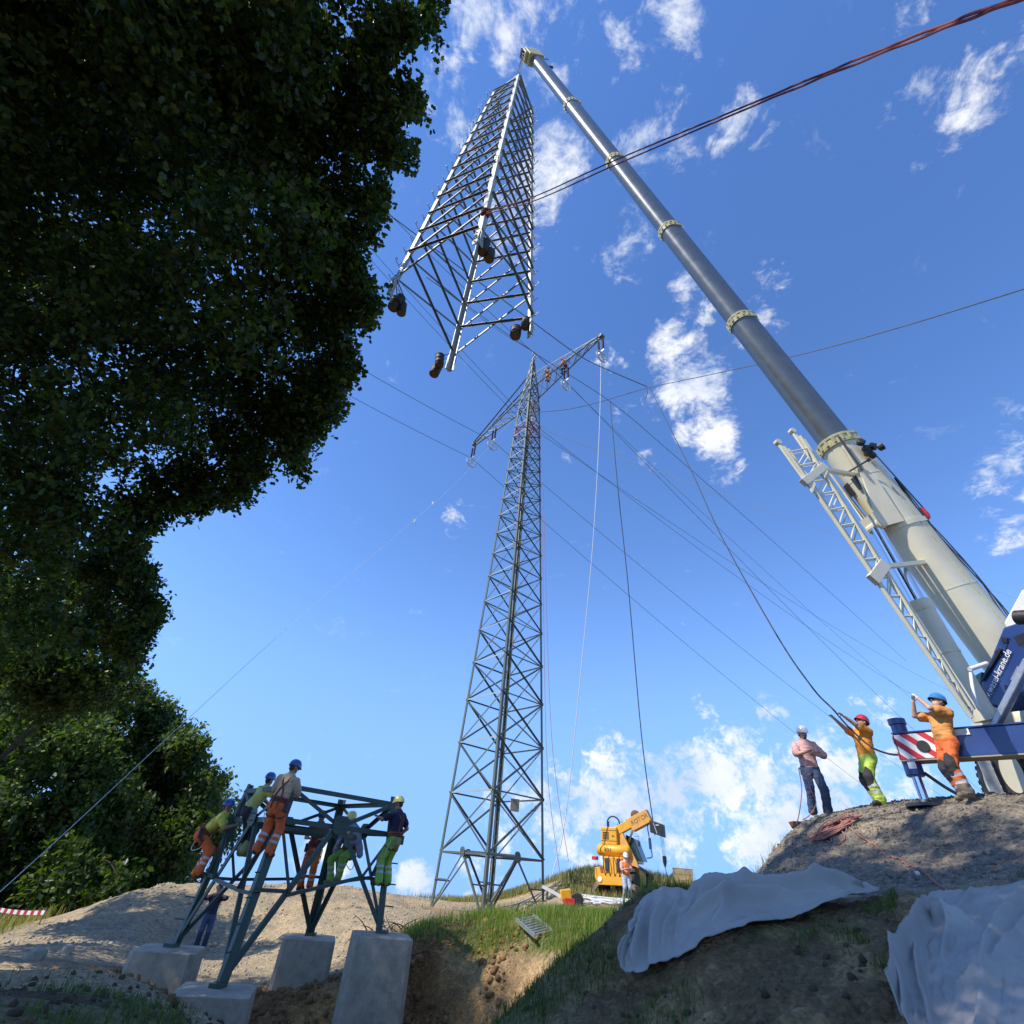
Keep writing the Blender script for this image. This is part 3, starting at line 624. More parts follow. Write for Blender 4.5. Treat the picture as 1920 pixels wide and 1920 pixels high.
# ---------------------------------------------------------------- pylon section hanging from the crane
SC, SA = np.array([-1.80, 7.59]), .222
SZ0, SZ1, SA0, SA1 = 11.72, 29.33, 1.947, .981
def sec_c(k, z):
    t = (z-SZ0)/(SZ1-SZ0); p = sq_corner(SC[0], SC[1], SA0+(SA1-SA0)*t, SA, k); return np.array([p[0], p[1], z])
def build_section():
    T = thing('pylon_section', (SC[0], SC[1], SZ0), 'pale grey lattice pylon section hanging in the air from the crane', 'pylon section')
    cen = lambda z: np.array([SC[0], SC[1], z])
    splice = 18.6
    for k in range(4):
        inx = sec_c((k+1) % 4, 20)-sec_c(k, 20); iny = sec_c((k-1) % 4, 20)-sec_c(k, 20)
        lg = angle_bar('leg', sec_c(k, SZ0), sec_c(k, SZ1), .145, 'steel_pale', T, inx, 'L', iny)
        # splice plates at the foot and half way up
        out = sec_c(k, 15)-cen(15); out[2] = 0; out /= np.linalg.norm(out)
        for z in (SZ0+.28, 17.6, 23.4):
            mb = MB(); c = sec_c(k, z)
            for dv in (inx, iny):
                d = dv/np.linalg.norm(dv); n = np.cross(d, (0, 0, 1)); n = n if n@out > 0 else -n
                mb.box(c+d*.085+n*.012, d*.075, np.array([0, 0, .30]), n*.010)
                for q in range(4): mb.lathe(c+d*.085+n*.02+np.array([0, 0, -.22+.15*q]), n, [(0, .018), (.025, .018)], 6)
            mb.build('splice_plate', 'steel_pale', T)
    lev = [12.55+1.2*i for i in range(15)]; lev[-1] = SZ1-.12
    for i in range(len(lev)-1):
        z0, z1 = lev[i], lev[i+1]
        for k in range(4):
            k2 = (k+1) % 4; a0, a1, b0, b1 = sec_c(k, z0), sec_c(k, z1), sec_c(k2, z0), sec_c(k2, z1)
            e = b0-a0; e /= np.linalg.norm(e); n = np.cross(e, (0, 0, 1)); n = n if n@(a0-cen(z0)) > 0 else -n
            w = .058
            angle_bar('brace', a0+e*.06-n*.005, b1-e*.06-n*.005, w, 'steel_shaded', T, np.cross(e, n), 'L', -n)
            angle_bar('brace', b0-e*.06+n*.018, a1+e*.06+n*.018, w, 'steel_shaded', T, np.cross(e, n), 'L', n)
    for k in range(4):
        a, b = sec_c(k, SZ1-.1), sec_c((k+1) % 4, SZ1-.1); angle_bar('brace', a, b, .09, 'steel_pale', T, (0, 0, -1), 'L')
    # step bolts up two legs; rest hooks above them
    for k in (0, 2):
        tang = sec_c((k+1) % 4, 20)-sec_c(k, 20); tang[2] = 0; out = sec_c(k, 15)-cen(15); out[2] = 0; out /= np.linalg.norm(out)
        side = np.cross(out, (0, 0, 1))
        for i, z in enumerate(np.arange(SZ0+.5, SZ1-.4, .36)):
            c = sec_c(k, z); s = 1 if i % 2 else -1; mb = MB()
            d = (out*.55+side*.83*s); d /= np.linalg.norm(d)
            if i % 3 == 2:
                mb.tube(spline([c, c+d*.20, c+d*.26+np.array([0, 0, .06]), c+d*.22+np.array([0, 0, .12]), c+d*.17+np.array([0, 0, .10])], 4), .011, 5)
            else: mb.tube([c, c+d*.19, c+d*.20+np.array([0, 0, .03])], .011, 5)
            mb.build('step_bolt', 'steel_pale', T)
    return T
build_section()
def bucket(c, r, h, tilt, label, top):
    T = thing('hanging_drum', c, label, 'drum', 'drums hung at the feet of the lifted section')
    ax = np.array([math.sin(tilt[0]), math.sin(tilt[1]), 1.]); ax /= np.linalg.norm(ax); c = np.asarray(c, float)
    pr = [(0, r*.9), (.012, r*.97), (.05*h, r), (.32*h, r), (.34*h, r*1.04), (.37*h, r*1.04), (.39*h, r), (.63*h, r), (.65*h, r*1.04), (.68*h, r*1.04), (.70*h, r), (.95*h, r), (.97*h, r*1.06), (h, r*1.06)]
    mb = MB().lathe(c, ax, pr, 22); mb.build('body', 'drum', T, smooth=True)
    MB().lathe(c-ax*.004, ax, [(0, r*.86), (.008, r*.86)], 22).build('base', 'rust', T)
    ml = MB(); tp = c+ax*h; ml.tube([tp+np.array([r*.9, 0, 0]), np.asarray(top)], .008, 6); ml.tube([tp-np.array([r*.9, 0, 0]), np.asarray(top)], .008, 6); ml.build('sling', 'rope_dark', T)
for k, lst in {0: [(966,630,.15,.40,1.5,'right'),(985,612,.12,.34,1.2,'right')], 1: [(813,702,.145,.38,1.3,'far'),(824,684,.13,.42,1.4,'far')], 2: [(736,578,.14,.36,1.2,'left'),(752,588,.12,.36,1.2,'left'),(744,568,.12,.32,1.2,'left')], 3: [(905,474,.13,.38,1.,'near'),(917,486,.12,.36,1.,'near')]}.items():
    for i, (px, py, r, h, o_, nm) in enumerate(lst):
        foot = sec_c(k, SZ0+.8); dep = float(foot@cF)-.25; c = atD(px, py, dep)
        c[2] = min(c[2], foot[2]-h-.15)
        where = {0: 'foot right above the pylon peak', 1: 'lowest-hanging pylon foot', 2: 'foot touching the oak branches', 3: 'foot just below the red ropes'}[k]
        look = ['wider', 'slim', 'third'][i]
        bucket(c, r, h, (.12*math.sin(i*3+k), .15*math.cos(i*2+k)), f'{look} rusty drum hung at the section {where}', foot)

# ---------------------------------------------------------------- the standing lattice pylon
PC, PPH = np.array([.62, 30.1]), -.088
PZ0, PZW, PZT = -1.58, 33.2, 40.4
def pa(z):
    if z < PZW: t = (z-PZ0)/(PZW-PZ0); return 2.72*(1-t)+.96*t
    t = (z-PZW)/(PZT-PZW); return .96*(1-t)+.10*t
def pyl_c(k, z): p = sq_corner(PC[0], PC[1], pa(z), PPH, k); return np.array([p[0], p[1], z])
ARM = np.array([.596, -.803, 0.])                       # direction of the cross-arm
LINE = np.array([.803, .596, 0.])                       # direction of the power line
def build_pylon():
    T = thing('lattice_pylon', (PC[0], PC[1], PZ0), 'tall dark green lattice pylon standing on timber mats with a cross-arm at its top', 'pylon')
    cen = lambda z: np.array([PC[0], PC[1], z])
    for k in range(4):
        for z0, z1 in ((PZ0, PZW), (PZW, PZT)):
            inx = pyl_c((k+1) % 4, z0)-pyl_c(k, z0); iny = pyl_c((k-1) % 4, z0)-pyl_c(k, z0)
            angle_bar('leg', pyl_c(k, z0), pyl_c(k, z1), .15 if z0 < 10 else .10, 'steel_green', T, inx, 'L', iny)
    # panels grow with the width
    lev = [PZ0, .75]; 
    while lev[-1] < 31.5: lev.append(lev[-1]+1.02*pa(lev[-1])*.98)
    lev[-1] = PZW
    for i in range(len(lev)-1):
        z0, z1 = lev[i], lev[i+1]
        for k in range(4):
            k2 = (k+1) % 4; a0, a1, b0, b1 = pyl_c(k, z0), pyl_c(k, z1), pyl_c(k2, z0), pyl_c(k2, z1)
            e = b0-a0; e /= np.linalg.norm(e); n = np.cross(e, (0, 0, 1)); n = n if n@(a0-cen(z0)) > 0 else -n; w = .085 if z0 < 12 else .066
            if i == 0:
                m0 = (a1+b1)/2; gusset(T, m0+n*.03, n, (0, 0, 1), .34, .40, 'steel_green')
                angle_bar('brace', a0, m0, .085, 'steel_green', T, np.cross(e, n), 'L', -n); angle_bar('brace', b0, m0, .085, 'steel_green', T, np.cross(e, n), 'L', -n)
                angle_bar('horizontal', a1, b1, .09, 'steel_green', T, (0, 0, -1), 'L', -n)
                angle_bar('brace', (a0*.5+m0*.5), a0*.5+a1*.5, .06, 'steel_green', T, n, 'L'); angle_bar('brace', (b0*.5+m0*.5), b0*.5+b1*.5, .06, 'steel_green', T, n, 'L')
                angle_bar('horizontal', m0, (pyl_c(k2, z1)+pyl_c((k2+1) % 4, z1))/2, .07, 'steel_green', T, (0, 0, 1), 'L')
                continue
            angle_bar('brace', a0-n*.004, b1-n*.004, w, 'steel_green', T, np.cross(e, n), 'L', -n)
            angle_bar('brace', b0+n*.014, a1+n*.014, w, 'steel_green', T, np.cross(e, n), 'L', n)
            if i >= 2: angle_bar('horizontal', a0, b0, w*.85, 'steel_pale' if k in (2, 0) else 'steel_green', T, (0, 0, -1), 'L', -n)  # paler horizontals on two faces: the sunlight on them is put into the colour
    # the peak
    pl = np.linspace(PZW, PZT-.3, 7)
    for i in range(len(pl)-1):
        z0, z1 = pl[i], pl[i+1]
        for k in range(4):
            k2 = (k+1) % 4; a0, a1, b0, b1 = pyl_c(k, z0), pyl_c(k, z1), pyl_c(k2, z0), pyl_c(k2, z1); e = b0-a0; n = np.cross(e, (0, 0, 1)); n /= np.linalg.norm(n)
            angle_bar('brace', a0, b1, .06, 'steel_green', T, np.cross(e, n), 'L'); angle_bar('brace', b0, a1, .06, 'steel_green', T, np.cross(e, n), 'L')
            angle_bar('horizontal', a0, b0, .055, 'steel_green', T, (0, 0, -1), 'L')
    # climbing ladder rail on the camera-facing leg
    mb = MB(); P = [pyl_c(3, z)+(cen(z)-pyl_c(3, z))*.18+np.array([0, 0, 0]) for z in (PZ0, PZW)]
    side = np.array([1., 0, 0]); mb.tube([P[0]+side*.16, P[1]+side*.10], .035, 6); mb.tube([P[0]+side*.34, P[1]+side*.26], .025, 6); mb.build('ladder_rail', 'steel_green', T)
    for z in np.arange(PZ0+.5, PZW, .62):
        t = (z-PZ0)/(PZW-PZ0); p = P[0]+(P[1]-P[0])*t; MB().tube([p+side*(.16-.06*t), p+side*(.34-.08*t)], .013, 5).build('rung', 'steel_green', T)
    # cross-arm: two bottom chords, two top chords, lacing
    zb, zt = 34.6, 37.4
    for s in (1, -1):
        tip = np.array([PC[0], PC[1], zb+.15])+ARM*s*8.5
        bw = .62; r1 = np.array([PC[0], PC[1], zb])+ARM*s*.55+LINE*bw; r2 = np.array([PC[0], PC[1], zb])+ARM*s*.55-LINE*bw
        t1 = np.array([PC[0], PC[1], zt])+ARM*s*.25+LINE*.30; t2 = np.array([PC[0], PC[1], zt])+ARM*s*.25-LINE*.30
        A = [tip+LINE*.12, tip-LINE*.12]; B = [tip+LINE*.10+np.array([0, 0, .16]), tip-LINE*.10+np.array([0, 0, .16])]
        for r, a in ((r1, A[0]), (r2, A[1])): angle_bar('arm_chord', r, a, .10, 'steel_green', T, (0, 0, 1), 'L')
        for r, a in ((t1, B[0]), (t2, B[1])): angle_bar('arm_chord', r, a, .085, 'steel_green', T, (0, 0, -1), 'L')
        n = 7
        for i in range(n):
            f0, f1 = i/n, (i+1)/n; p1, p2 = r1+(A[0]-r1)*f0, r2+(A[1]-r2)*f0; q1, q2 = r1+(A[0]-r1)*f1, r2+(A[1]-r2)*f1
            angle_bar('arm_brace', p1, q2, .055, 'steel_green', T, (0, 0, 1), 'L'); angle_bar('arm_brace', q2, q1, .05, 'steel_pale', T, (0, 0, 1), 'L')
            u1, v1 = t1+(B[0]-t1)*f0, t1+(B[0]-t1)*f1; u2, v2 = t2+(B[1]-t2)*f0, t2+(B[1]-t2)*f1
            if i < n-1:
                angle_bar('arm_brace', p1, v1, .05, 'steel_green', T, LINE, 'L'); angle_bar('arm_brace', p2, v2, .05, 'steel_green', T, LINE, 'L')
        MB().box(tip, ARM*.16, LINE*.20, np.array([0, 0, .12])).build('arm_tip', 'steel_green', T)
    # red maintenance rails under the arm
    zc = 30.0
    for k in range(4):
        for dz in (0, .35): MB().tube([pyl_c(k, zc+dz)*1.0, pyl_c((k+1) % 4, zc+dz)], .03, 6).build('red_rail', 'red', T)
    # yellow number plate hung inside
    c = cen(2.9)+np.array([.95, -.9, 0.]); MB().box(c, np.array([.22, .06, 0]), np.array([-.006, .02, 0]), np.array([0, 0, .28])).build('number_plate', 'stone_pale', T)
    # pale cable bundle wound inside the top
    for i in range(9):
        z0 = 29+rng.uniform(0, 3); pts = [cen(z0)+np.array([rng.uniform(-.1, .75), rng.uniform(-.6, .6), j*.75+rng.uniform(-.2, .2)]) for j in range(6)]
        MB().tube(spline(pts, 5), .035, 5).build('rope_bundle', ['rope_white', 'rope_rose'][i % 2], T)
build_pylon()
# timber sleepers under the pylon
for k, (A, B, lb) in enumerate([((700+100,1712), (910,1722), 'long timber sleeper under the pylon legs on its left side'), ((905,1724), (1032,1738), 'heavy timber sleeper under the front corner of the pylon'), ((806,1718),(850,1716), 'short timber offcut under the outer left pylon leg')]):
    a = pyl_c(2 if k != 1 else 3, PZ0); b = pyl_c(3 if k == 0 else 0, PZ0)
    if k == 2: b = a+np.array([1.0, -.35, 0])
    a = a.copy(); b = b.copy(); d = (b-a)/np.linalg.norm(b-a); a = a-d*.35; b = b+d*.35; a[2] = b[2] = PZ0-.01-(.06 if k == 2 else 0)
    one('timber_sleeper', MB().bar(a, b, .26 if k else .2, .24), 'timber', lb, 'timber', 'sleepers under the pylon', bevel=.015)

# insulator pairs with stringing wheels
def pulley(tipc, zl, label, wires=True, ax=None):
    T = thing('stringing_pulley', tipc, label, 'pulley', 'stringing pulleys on the cross-arm')
    tipc = np.asarray(tipc, float); yoke = []
    for s in (-1, 1):
        a = tipc+ARM*.22*s+np.array([0, 0, -.1]); b = a+np.array([0, 0, -zl])
        prof = [(0, .02), (.12, .02)]
        n = 11
        for i in range(n): h = .15+(zl-.3)*i/n; prof += [(h, .045), (h+.02, .085), (h+.05, .08), (h+.06, .045)]
        prof += [(zl-.12, .02), (zl, .02)]
        MB().lathe(a, (0, 0, -1), prof, 12).build('insulator', 'insul', T, smooth=True); yoke.append(b)
    MB().bar(yoke[0]-ARM*.08, yoke[1]+ARM*.08, .05, .12).build('yoke', 'galv', T)
    c = (yoke[0]+yoke[1])/2+np.array([0, 0, -.62])
    MB().bar((yoke[0]+yoke[1])/2, c, .05, .09).build('hanger', 'galv', T)
    w = MB(); n = 30; ax = ARM if ax is None else np.asarray(ax, float); r = .54
    w.lathe(c-ax*.07, ax, [(0, r), (.02, r+.03), (.07, r-.02), (.12, r+.03), (.14, r), (.12, r-.05), (.02, r-.05), (0, r)], 30, cap=False); o = w.build('wheel', 'galv', T, smooth=True)
    x = LINE; z = np.array([0, 0, 1.]); sp = MB(); sp.cyl(c-ax*.09, c+ax*.09, .06)
    for i in range(6): t = i*math.pi/3; sp.bar(c, c+(x*math.cos(t)+z*math.sin(t))*(r-.03), .03, .04, ax)
    sp.build('spoke', 'galv', o)
    return c+np.array([0, 0, r-.02])
CEN = np.array([PC[0], PC[1], 34.6]); WH = {}
for nm, t, lb in [('L1', -8.45, 'grey stringing wheel under paired brown insulators at the lower-reaching arm tip, far side'), ('L2', -5.1, 'grey stringing wheel on paired insulators half way along the empty half of the cross-arm'), ('R1', 4.6, 'grey stringing wheel hanging right below the two workers on the cross-arm'), ('R2', 8.4, 'grey stringing wheel under paired insulators at the arm tip with the white rope')]:
    WH[nm] = pulley(CEN+ARM*t+np.array([0, 0, -.02]), 1.55, lb)
def top_pulley():
    c = np.array([PC[0], PC[1], PZT+.25]); T = thing('earth_wire_pulley', c, 'single pale pulley on the very peak of the lattice pylon', 'pulley')
    MB().lathe(c+ARM*.25-ARM*.06, ARM, [(0, .34), (.03, .37), (.06, .32), (.09, .37), (.12, .34), (.09, .28), (.03, .28), (0, .34)], 24, cap=False).build('wheel', 'galv', T, smooth=True)
    MB().bar(c-np.array([0, 0, .4]), c+ARM*.25, .10, .10).build('bracket', 'galv', T)
    return c+ARM*.25+np.array([0, 0, .3])
WH['T'] = top_pulley()

# ---------------------------------------------------------------- concrete footings and the stub tower
ST_B = [np.array(p) for p in ((-1.975,14.60,-1.28), (-4.116,17.05,-1.67), (-6.565,14.91,-1.87), (-4.423,12.46,-2.04))]
FOOT = [('tall pale concrete footing standing out of the pit, right of the others', 2.2), ('concrete footing at the back of the pit under the far stub leg', 1.6), ('low concrete footing on the left with a sunlit edge', 1.3), ('sunken concrete footing at the front whose top lies lowest', 1.2)]
for k, (p, (lb, hgt)) in enumerate(zip(ST_B, FOOT)):
    yaw = R_(13); s = .64; ch = .09; ax = np.array([math.cos(yaw), math.sin(yaw), 0]); ay = np.array([-math.sin(yaw), math.cos(yaw), 0]); mb = MB()
    q = [(-s, -s+ch), (-s+ch, -s), (s-ch, -s), (s, -s+ch), (s, s-ch), (s-ch, s), (-s+ch, s), (-s, s-ch)]
    lay = [(-hgt, .80 if k == 0 else 1.12), (-hgt*.70, 1.06), (-hgt*.70+.012, 1.045), (-.001, .99), (.018, .75), (.026, .28)]
    V = [p+(ax*a+ay*b)*f+np.array([0, 0, z]) for z, f in lay for a, b in q]; n = 8
    F = [(i*n+j, i*n+(j+1) % n, (i+1)*n+(j+1) % n, (i+1)*n+j) for i in range(len(lay)-1) for j in range(n)]+[tuple(range(n))[::-1], tuple((len(lay)-1)*n+j for j in range(n))]
    mb.add(V, F); one('concrete_footing', mb, 'concrete', lb, 'footing', 'concrete pylon footings', bevel=.02)
STC, STA, STZ, STPH = np.array([-4.22, 14.95]), 2.0, 1.18, -.067
def st_top(k): p = sq_corner(STC[0], STC[1], STA, STPH, k); return np.array([p[0], p[1], STZ])
def st_leg(k, z): b = ST_B[k]; t = st_top(k); f = (z-b[2])/(t[2]-b[2]); return b+(t-b)*f
def build_stub():
    T = thing('pylon_stub', (STC[0], STC[1], -1.7), 'dark green steel pylon base on four concrete footings with workers standing on it', 'pylon base')
    m = 'steel_stub'
    for k in range(4):
        b = ST_B[k]-(st_top(k)-ST_B[k])*.02; t = st_leg(k, STZ+.22)
        inx = ST_B[(k+1) % 4]-ST_B[k]; iny = ST_B[(k-1) % 4]-ST_B[k]; inx[2] = iny[2] = 0
        angle_bar('leg', b, t, .165, m, T, inx, 'L', iny)
    zA, zB, zC = .64, .42, -.55
    for k in range(4):
        k2 = (k+1) % 4
        A0, B0 = ST_B[k], ST_B[k2]; A1, B1 = st_leg(k, zA), st_leg(k2, zA); M_ = (A1+B1)/2; At, Bt = st_leg(k, STZ+.1), st_leg(k2, STZ+.1)
        e = (B1-A1)/np.linalg.norm(B1-A1); n = np.cross(e, (0, 0, 1)); cc = np.array([STC[0], STC[1], zA]); n = n if n@(A1-cc) > 0 else -n
        up = np.cross(e, n)
        angle_bar('brace', st_leg(k, A0[2]+.1), M_-e*.10, .092, m, T, up, 'L', -n); angle_bar('brace', st_leg(k2, B0[2]+.1), M_+e*.10, .092, m, T, up, 'L', -n)
        angle_bar('horizontal', A1, B1, .10, m, T, (0, 0, -1), 'L', -n)
        angle_bar('horizontal', At, Bt, .10, m, T, (0, 0, -1), 'L', -n)
        angle_bar('brace', M_+n*.02, At, .08, m, T, up, 'L', -n); angle_bar('brace', M_+n*.02, Bt, .08, m, T, up, 'L', -n)
        gusset(T, M_+n*.045, n, (0, 0, 1), .40, .36, m)
        # redundant members
        qa = (st_leg(k, A0[2]+.1)+(M_-st_leg(k, A0[2]+.1))*.5); qb = (st_leg(k2, B0[2]+.1)+(M_-st_leg(k2, B0[2]+.1))*.5)
        angle_bar('brace', qa, st_leg(k, qa[2]), .065, m, T, n, 'L'); angle_bar('brace', qb, st_leg(k2, qb[2]), .065, m, T, n, 'L')
        angle_bar('brace', qa, A1, .065, m, T, n, 'L'); angle_bar('brace', qb, B1, .065, m, T, n, 'L')
        angle_bar('horizontal', qa, qb, .065, m, T, (0, 0, -1), 'L')
    Ms = [(st_leg(k, zA)+st_leg((k+1) % 4, zA))/2 for k in range(4)]
    for k in range(4): angle_bar('plan_brace', Ms[k]-np.array([0, 0, .12]), Ms[(k+1) % 4]-np.array([0, 0, .12]), .09, m, T, (0, 0, -1), 'L')
    for k in range(4):
        b = ST_B[k]; mb = MB(); mb.box(b+np.array([0, 0, .06]), np.array([.12, 0, 0]), np.array([0, .12, 0]), np.array([0, 0, .03])); mb.build('base_plate', m, T)
        for z in np.arange(b[2]+.5, STZ, .4):
            p = st_leg(k, z); o_ = p[:2]-STC; o_ = np.append(o_/np.linalg.norm(o_), 0); MB().tube([p, p+o_*.2], .014, 5).build('step_bolt', m, T)
build_stub()
# ================================================================== MOBILE CRANE
BF = atD(1925, 1290, 10.0); BT = atY(1003, 112, 7.59)
bA = (BT-BF)/np.linalg.norm(BT-BF); bS = np.cross(bA, (0, 0, 1)); bS /= np.linalg.norm(bS)
if bS[1] > 0: bS = -bS
bN = np.cross(bA, bS); bN = bN if bN[2] < 0 else -bN          # under side of the boom
BL = float(np.linalg.norm(BT-BF))
def boom_t(py):
    t = np.linspace(-.05, 1, 6000); q = proj(BF+(BT-BF)*t[:, None]); return float(t[np.argmin(abs(q[:, 1]-py))])*BL
def onplane(px, py, off=0.):
    d = ray(px, py); return d*((BF@bS+off)/(d@bS))
KB = .80
def bp(t, n=0., s=0.): return BF+bA*t+bN*n*KB+bS*s*KB
def profile(w, h, k=14):
    P = [(-w/2, -h*.32), (-w*.44, -h*.45), (-w*.32, -h*.5), (w*.32, -h*.5), (w*.44, -h*.45), (w/2, -h*.32)]
    P += [(w/2*math.cos(a), h*.02+h*.48*math.sin(a)) for a in np.linspace(0, math.pi, k)]
    return P
def boom_piece(mb, t0, t1, w, h, w1=None, h1=None, mi=0):
    p0 = profile(w, h); p1 = profile(w1 or w, h1 or h); n = len(p0)
    V = [bp(t0, y, x) for x, y in p0]+[bp(t1, y, x) for x, y in p1]
    return mb.add(V, [(i, (i+1) % n, n+(i+1) % n, n+i) for i in range(n)]+[tuple(range(n))[::-1], tuple(range(n, 2*n))], mi)
def build_crane():
    T = thing('mobile_crane', (BF[0], BF[1], hz(BF[0], BF[1])), 'blue and cream mobile crane with long telescopic boom raised over the pylon', 'crane')
    ts = [boom_t(y) for y in (832, 602, 432, 302, 197)]+[BL]
    base = boom_piece(MB(), -1.2, ts[0]-.05, .98, 1.14).build('base_boom', 'boom_cream', T, smooth=True)
    for t_ in np.arange(.6, ts[0]-.8, 1.55): boom_piece(MB(), t_, t_+.025, .995, 1.155).build('weld_band', 'boom_cream', base)
    for s_ in (-1, 1): MB().tube([bp(-1., -.10, s_*.497), bp(ts[0]-.4, -.10, s_*.497)], .012, 6).build('hydraulic_pipe', 'cream_edge', base)
    W = [(.82, .95), (.77, .89), (.73, .85), (.69, .80), (.65, .75)]
    for i in range(5):
        w, h = W[i]
        sec = boom_piece(MB(), ts[i]-.6, ts[i+1]-.05, w, h).build('boom_section', 'boom_dark', T, smooth=True)
        mb = MB(); w0, h0 = (.98, 1.14) if i == 0 else W[i-1]
        boom_piece(mb, ts[i]-.20, ts[i]-.12, w0*1.10, h0*1.08); boom_piece(mb, ts[i]-.12, ts[i]+.02, w0*1.03, h0*1.03); boom_piece(mb, ts[i]+.02, ts[i]+.08, w0*1.08, h0*1.06)
        for q in range(14):
            a = q/14*2*math.pi; c = bp(ts[i]-.05, math.sin(a)*h0*.54, math.cos(a)*w0*.54); mb.box(c, bA*.09, bN*.03, bS*.03)
        cl = mb.build('collar', 'cream_edge', T)
        lug = MB(); c = bp(ts[i]-.05, -h0*.58, -w0*.2); lug.box(c, bA*.16, bN*.10, bS*.04); lug.box(c+bS*.3, bA*.12, bN*.10, bS*.04); lug.build('rope_guide', 'cream_edge', cl)
    # boom head with sheaves
    hb = MB(); c = bp(BL+.25); hb.box(c, bA*.45, bN*.42, bS*.30); hb.box(bp(BL+.35, .35), bA*.30, bN*.30, bS*.26); hb.box(bp(BL+.6, -.2), bA*.3, bN*.22, bS*.28)
    hd = hb.build('boom_head', 'cream_edge', T, bevel=.03)
    for s in (-.18, 0, .18):
        MB().lathe(bp(BL+.55, .52, s-.04), bS, [(0, .30), (.015, .32), (.04, .27), (.065, .32), (.08, .30)], 20).build('sheave', 'steel_dark', hd)
        MB().lathe(bp(BL+.65, -.40, s-.04), bS, [(0, .24), (.015, .26), (.04, .21), (.065, .26), (.08, .24)], 20).build('sheave', 'cream_edge', hd)
    rl = MB(); rl.tube([bp(BL-.3, -.35, .2), bp(BL-.1, -.9, .2), bp(BL+.5, -.9, .25)], .02, 6); rl.tube([bp(BL-.4, -.35, -.1), bp(BL-.35, -1.0, -.1)], .03, 6); rl.box(bp(BL-.35, -1.1, -.1), bA*.05, bN*.12, bS*.05); rl.build('anemometer', 'steel_dark', hd)
    # bracket for the luffing cylinder: two cheeks running out of the belly
    tb = boom_t(968); br = MB()
    for s in (-1, 1):
        P = [bp(tb+2.0, .50, s*.42), bp(tb+1.0, .62, s*.36), bp(tb-.05, .98, s*.17), bp(tb-.30, .98, s*.17), bp(tb-.32, .40, s*.40), bp(tb+.8, .30, s*.47)]
        br.prism(P, bS*s*.035)
        br.prism([bp(tb+1.9, .50, s*.40), bp(tb+.2, .52, s*.36), bp(tb-.1, .90, s*.14), bp(tb+1.0, .66, s*.30)], bN*.03)
    br.box(bp(tb-.10, .86), bA*.18, bN*.14, bS*.20); br.build('cylinder_bracket', 'boom_cream', T)
    cb = MB(); boom_piece(cb, tb-.42, tb-.30, 1.04, 1.20); cb.build('belly_band', 'boom_cream', T)
    # luffing cylinder
    P1 = bp(tb-.2, .93); P2 = onplane(1850, 1352, 0.); d = (P2-P1)/np.linalg.norm(P2-P1); q = onplane(1728, 1128, 0.); tm = (q-P1)@d
    cy = MB().cyl(P1+d*tm, P2, .20, .205, 28); cy.lathe(P1+d*tm, d, [(-.02, .14), (0, .215), (.22, .215), (.24, .205)], 28); cy.lathe(P1+d*(tm+1.1), d, [(0, .205), (.01, .213), (.05, .213), (.06, .205)], 28)
    cyo = cy.build('luffing_cylinder', 'boom_cream', T, smooth=True)
    MB().cyl(P1, P1+d*(tm+.1), .125, .125, 28).build('piston_rod', 'chrome', cyo, smooth=True)
    e = MB(); e.lathe(P1-bS*.16, bS, [(0, .13), (.32, .13)], 16); e.build('rod_eye', 'boom_cream', cyo)
    mb = MB(); x = np.cross(d, bS); mb.tube([P1+d*(tm+.2)-x*.24+bS*.05, P2-d*.4-x*.25+bS*.05], .022, 8); mb.tube(spline([P2-d*.9-x*.28, P2-d*.5-x*.34, P2-d*.1-x*.26, P2+d*.1-x*.1]), .028, 8); mb.build('hydraulic_hose', 'steel_dark', cyo)
    # lattice jib folded against the boom
    CH = {}
    for nm, a, b, off in (('o1', (1470, 838), (1822, 1346), .75), ('i1', (1500, 818), (1823, 1332), .72), ('o2', (1478, 842), (1822, 1344), .45), ('i2', (1508, 824), (1826, 1330), .43)):
        CH[nm] = (onplane(*a, off), onplane(*b, off)); 
    jib = MB()
    for nm, r in (('o1', .040), ('i1', .040), ('o2', .032), ('i2', .032)): jib.tube(list(CH[nm]), r, 8)
    jo = jib.build('jib_chord', 'boom_cream', T, smooth=True)
    n = 15
    for a, b in (('o1', 'i1'), ('o1', 'o2'), ('i1', 'i2'), ('o2', 'i2')):
        A, B = CH[a], CH[b]
        for i in range(n):
            f0, f1 = (i+.4)/n, (i+.9)/n; p = A[0]+(A[1]-A[0])*f0; q = B[0]+(B[1]-B[0])*f1; p2 = A[0]+(A[1]-A[0])*min(1, (i+1.4)/n)
            MB().tube([p, q], .018, 6).build('jib_lacing', 'boom_cream', T); MB().tube([q, p2], .016, 6).build('jib_lacing', 'boom_cream', T)
    for f, wd in ((.16, .10), (.56, .13)):
        p = CH['o1'][0]+(CH['o1'][1]-CH['o1'][0])*f; q = CH['i1'][0]+(CH['i1'][1]-CH['i1'][0])*f; MB().bar(p+(p-q)*.25, q+(q-p)*.3, wd*1.8, .10, bS).build('jib_bracket', 'boom_cream', T, bevel=.01)
        MB().bar(q, bp((q-BF)@bA+.1, .5, .2), .09, .09, bS).build('jib_bracket', 'boom_cream', T)
    for nm, px in (('o1', (1457, 831)), ('i1', (1484, 810))):
        p = CH[nm][0]; q = onplane(*px, .55); hx = (CH[nm][1]-CH[nm][0]); hx /= np.linalg.norm(hx)
        pl = MB(); e1 = np.cross(hx, bS); pl.prism([q+e1*.03, q-e1*.03, p+hx*1.1-e1*.11, p+hx*1.3+e1*.11], bS*.05); pl.lathe(q-bS*.03, bS, [(0, .075), (.11, .075)], 14); pl.build('jib_head', 'boom_cream', T)
